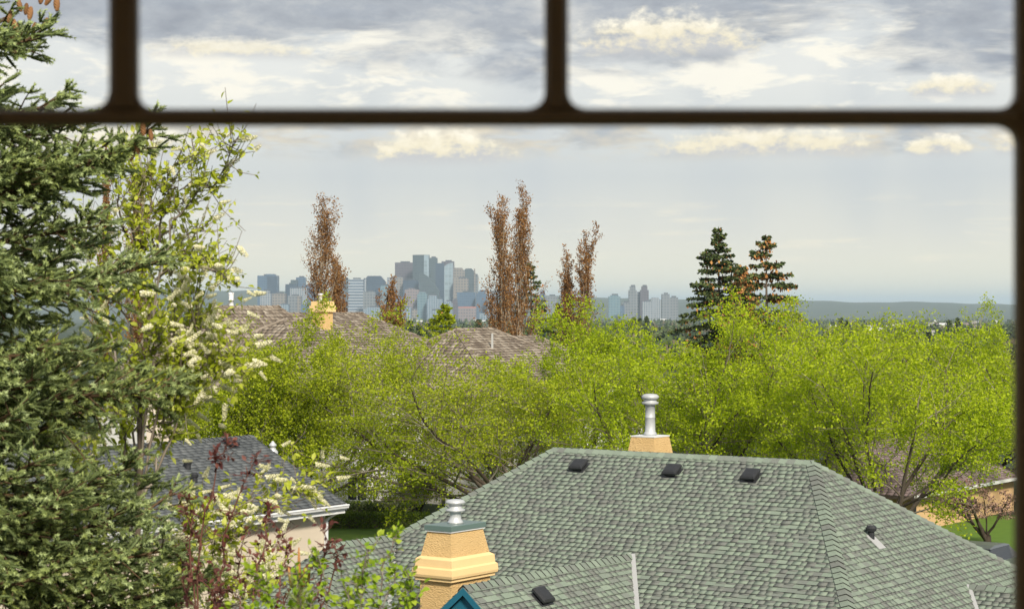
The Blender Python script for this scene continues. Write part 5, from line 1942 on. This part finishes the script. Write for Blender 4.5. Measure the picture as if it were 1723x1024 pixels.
Lp, LD, RP, RD, cl = [], [], [], [], []
for i, pxs in enumerate(main):
    Q, R_ = hand_branch(pxs, CD + (0 if i == 0 else rg.uniform(-.1, .3)), CD + (0 if i == 0 else rg.uniform(-.9, .9)), .026 if i == 0 else .009, .007 if i == 0 else .0025, rg, .025, 14)
    cl.append((Q, R_, 0 if i == 0 else 1))
    L_ = np.linalg.norm(np.diff(Q, axis=0), axis=1).sum()
    bare = 0.55 if i == 1 else .25
    nt = int(L_ * (14 if i == 1 else (36 if project(Q[-1])[1] > 440 else 22))) + 6
    for q in range(nt):
        t_ = rg.uniform(bare if i else .55, 1.0) * 13
        k = min(int(t_), 12)
        p = Q[k] + (Q[k + 1] - Q[k]) * (t_ - k)
        bd = unit(Q[k + 1] - Q[k])
        d = unit(bd * .8 + rg.normal(size=3) * .6 + np.array([0, 0, .25]))
        l = rg.uniform(.07, .34)
        pts = np.array([p, p + d * l * .5, p + unit(d + np.array([0, 0, .2])) * l])
        cl.append((pts, np.array([.003, .0022, .0015]), 2))
        for m in range(int(rg.integers(6, 10)) if project(p)[1] > 470 else int(rg.integers(5, 9))):
            s_ = rg.uniform(.15, 1)
            Lp.append(p + (pts[-1] - p) * s_)
            LD.append(unit(d * .5 + rg.normal(size=3) * .7))
        rpx, rpy = project(pts[-1])
        nr_ = 1 if rg.uniform() < (.10 if rpy < 430 else (.6 if rpx > 285 else .22)) else 0
        for m in range(nr_):
            RP.append(pts[-1] + rg.normal(size=3) * .02)
            RD.append(unit(d * .7 + rg.normal(size=3) * .45 + np.array([.25, -.2, -.15])))
V, F = tubes([l for l in cl if l[2] < 2], (7, 5))
link('trunk', np_mesh('trunk', V - borg, F, M['twig'], smooth=True), bc)
V, F = tubes([l for l in cl if l[2] == 2], (4,))
o = link('twigs', np_mesh('twigs', V - borg, F, M['twig']), bc)
o["kind"] = "stuff"
blade_mesh(Lp, LD, .046, rg, M['cherry_leaf'], 'leaves', bc)
# racemes: a tapering spike of small five-petalled flowers
fl_v, fl_f = [], []
for k in range(44):
    t_ = k / 44
    a = k * 2.4
    r0 = .017 * (1 - t_ * .62)
    c = Vector((r0 * math.cos(a), r0 * math.sin(a), .004 + .105 * t_))
    nrm = Vector((math.cos(a), math.sin(a), .5 + random.uniform(-.5, .5))).normalized()
    u_ = nrm.cross(Vector((0, 0, 1))).normalized()
    v_ = nrm.cross(u_)
    s_ = .0095 * (1.15 - .5 * t_)
    b = len(fl_v)
    fl_v += [c + nrm * .002] + [c + (u_ * math.cos(j * 1.2566) + v_ * math.sin(j * 1.2566)) * s_ * (1 if j % 1 == 0 else .5) + nrm * .004 for j in range(5)]
    fl_f += [(b, b + 1 + j, b + 1 + (j + 1) % 5) for j in range(5)]
stem = MB().tube([(0, 0, 0), (0, 0, .11)], [.002, .001], 4)
b = len(fl_v)
fl_v += [Vector(p) for p in stem.v]
fl_f += [tuple(b + i for i in f) for f in stem.f]
rme = bpy.data.meshes.new('flower_spike')
rme.from_pydata([tuple(p) for p in fl_v], [], fl_f)
rme.materials.append(M['blossom'])
scored = sorted(range(len(RP)), key=lambda i: (not (5 < project(RP[i])[0] < 1700 and 5 < project(RP[i])[1] < 1020), RP[i][1]))
print('racemes', len(RP), 'leaves', len(Lp))
extraV, extraF = [], []
base_v = np.array([tuple(p) for p in fl_v])
for n_i, i in enumerate(scored):
    q = Vector(RD[i]).to_track_quat('Z', 'Y')
    s_ = rg.uniform(.5, .9)
    loc = Vector(RP[i]) - Vector(borg)
    if n_i < 290 and project(RP[i])[0] > 0:
        o = link('flower_spike', rme, bc, loc)
        o.rotation_euler = q.to_euler()
        o.scale = (s_, s_, s_)
    else:
        mt = np.array(q.to_matrix())
        extraV.append(base_v * s_ @ mt.T + np.array(loc))
if extraV:
    nb = len(base_v)
    FF = [np.array([f for f in fl_f if len(f) == 3]), np.array([f for f in fl_f if len(f) == 4])]
    offs = np.arange(len(extraV))[:, None, None] * nb
    o = link('flower_spikes', np_mesh('flower_spikes', np.concatenate(extraV), [(f[None] + offs).reshape(-1, f.shape[1]) for f in FF], M['blossom']), bc)
    o["kind"] = "stuff"


def bushy(name, label, d, roots, mains, leaf, wid, lmat, tmat, seed, per_m, lper, tw=(.05, .15), bare=.15, rr=.006, spread=.35):
    rg = np.random.default_rng(seed)
    e = empty(name, (W(roots, 0, d).x, d, 0), label, 'shrub')
    og = np.array(absloc(e))
    L, D, cl = [], [], []
    foot = np.array([og[0], d, 0.0])
    for pxs in mains:
        Q, R_ = hand_branch(pxs, d + rg.uniform(-.1, .1), d + rg.uniform(-spread, spread), rr, rr * .3, rg, .012, 12)
        low_ = Q[0] * .0 + foot + (Q[0] - foot) * np.array([.25, .25, 0])
        mid = (low_ + Q[0]) / 2 + rg.normal(size=3) * .05
        cl.append((np.array([low_, mid, Q[0]]), np.array([rr * 2.2, rr * 1.7, rr]), 0))
        cl.append((Q, R_, 1))
        ln = np.linalg.norm(np.diff(Q, axis=0), axis=1).sum()
        for q in range(int(ln * per_m) + 3):
            t_ = rg.uniform(bare, 1.0) * 11
            k = min(int(t_), 10)
            p = Q[k] + (Q[k + 1] - Q[k]) * (t_ - k)
            bd = unit(Q[k + 1] - Q[k])
            dd = unit(bd * .7 + rg.normal(size=3) * .6)
            l = rg.uniform(*tw)
            cl.append((np.array([p, p + dd * l]), np.array([.0025, .0015]), 2))
            for m in range(int(rg.integers(lper[0], lper[1] + 1))):
                L.append(p + dd * l * rg.uniform(.2, 1))
                D.append(unit(dd * .6 + rg.normal(size=3) * .6 + np.array([0, 0, .2])))
    V, F = tubes(cl, (6, 5, 3))
    link('stems', np_mesh('stems', V - og, F, M[tmat], smooth=True), e)
    blade_mesh(L, D, leaf, rg, M[lmat], 'leaves', e, wid)
    return e


# -- purple-leaved shrub
bushy('purple_plum_shrub', 'straggly shrub with dark maroon leaves against the cream wall', 9.6, 400, [
    [(330, 1250), (330, 1000), (345, 880), (360, 800), (372, 765), (384, 738)], [(340, 1250), (325, 980), (318, 880), (310, 830)], [(350, 1250), (360, 1010), (372, 930), (392, 850), (420, 790), (432, 772)],
    [(400, 1250), (420, 1010), (440, 940), (445, 880), (452, 860)], [(420, 1250), (400, 1040), (400, 960), (410, 905)],
    [(430, 1250), (462, 1020), (478, 960), (480, 910), (475, 890)], [(470, 1250), (520, 1020), (545, 960), (548, 920), (558, 885)], [(450, 1250), (400, 1060), (350, 990), (318, 930)],
    [(460, 1250), (520, 1050), (560, 985), (568, 940), (560, 915)], [(440, 1250), (440, 1060), (490, 1000), (510, 960)], [(420, 1250), (370, 1080), (380, 1010), (360, 960)],
    [(330, 1250), (340, 1050), (310, 1000), (330, 960)]],
    .031, .30, 'purple_leaf', 'purple_twig', 920, 21, (2, 4), (.03, .10), .18, .006, .5)
# -- lime-leaved shrub below the window
bushy('lime_leaf_shrub', 'young shrub with bright lime leaves in front of the green roof', 8.6, 640, [
    [(600, 1250), (640, 1040), (640, 980), (650, 930), (664, 905)], [(600, 1250), (600, 1060), (612, 1000), (622, 950), (630, 915)], [(590, 1250), (560, 1080), (548, 1000), (540, 950), (530, 925)],
    [(620, 1250), (690, 1060), (700, 1010), (690, 970)], [(640, 1250), (680, 1080), (705, 1040), (700, 1005)], [(640, 1250), (640, 1080), (655, 1010), (664, 960)],
    [(560, 1250), (510, 1080), (500, 1000), (500, 960)], [(580, 1250), (560, 1070), (585, 1010), (575, 960)], [(640, 1250), (680, 1080), (660, 1020), (690, 990)], [(600, 1250), (620, 1080), (580, 1030), (600, 990)],
    [(540, 1250), (470, 1080), (460, 1010), (440, 970)], [(560, 1250), (540, 1090), (520, 1030), (530, 980)], [(660, 1250), (720, 1100), (745, 1060), (760, 1030)], [(560, 1250), (480, 1100), (420, 1040), (400, 1000)]],
    .031, .38, 'lime_leaf', 'twig', 930, 30, (3, 5), (.03, .09), .12, .005, .35)
# -- leader of a young pine
pn = W(503, 1000, 8.9)
pine = empty('young_pine', (pn.x, pn.y, 0), 'top of a young pine with upright tan candles among the shrubs', 'tree')
tp = W(503, 985, 8.9)
MB().tube([(pn.x, pn.y, 0), (pn.x, pn.y, 6), tp], [.06, .04, .012], 8).build('trunk', M['spruce_twig'], pine, True)
rgp = np.random.default_rng(940)
NP_, ND = [], []
for k, (dx, h) in enumerate(((0, .17), (-.035, .08), (.035, .07), (-.018, .06), (.02, .085))):
    c0 = tp + Vector((dx, rgp.uniform(-.03, .03), 0))
    c1 = c0 + Vector((dx * .35, 0, h))
    MB().tube([c0, c0.lerp(c1, .5), c1], [.008, .0075, .003], 8).build('candle', M['cone'], pine, True)
n = 1500
hh = rgp.uniform(-.35, .03, n)
an = rgp.uniform(0, 6.28, n)
NPv = np.stack([tp.x + .01 * np.cos(an), tp.y + .01 * np.sin(an), tp.z + hh], 1)
dirs = np.stack([np.cos(an) * .7, np.sin(an) * .7, np.full(n, .75)], 1) + rgp.normal(size=(n, 3)) * .15
dirs /= np.linalg.norm(dirs, axis=1)[:, None]
ta = np.cross(dirs, rgp.normal(size=(n, 3)))
ta = ta / np.linalg.norm(ta, axis=1)[:, None] * .0014
ln = rgp.uniform(.05, .08, n)[:, None]
V = np.stack([NPv - ta, NPv + ta, NPv + dirs * ln], 1).reshape(-1, 3) - np.array(absloc(pine))
o = link('needles', np_mesh('needles', V, np.arange(n * 3).reshape(-1, 3), M['needle'], attr=np.repeat(rgp.uniform(.3, .7, n), 3)), pine)
o["kind"] = "stuff"
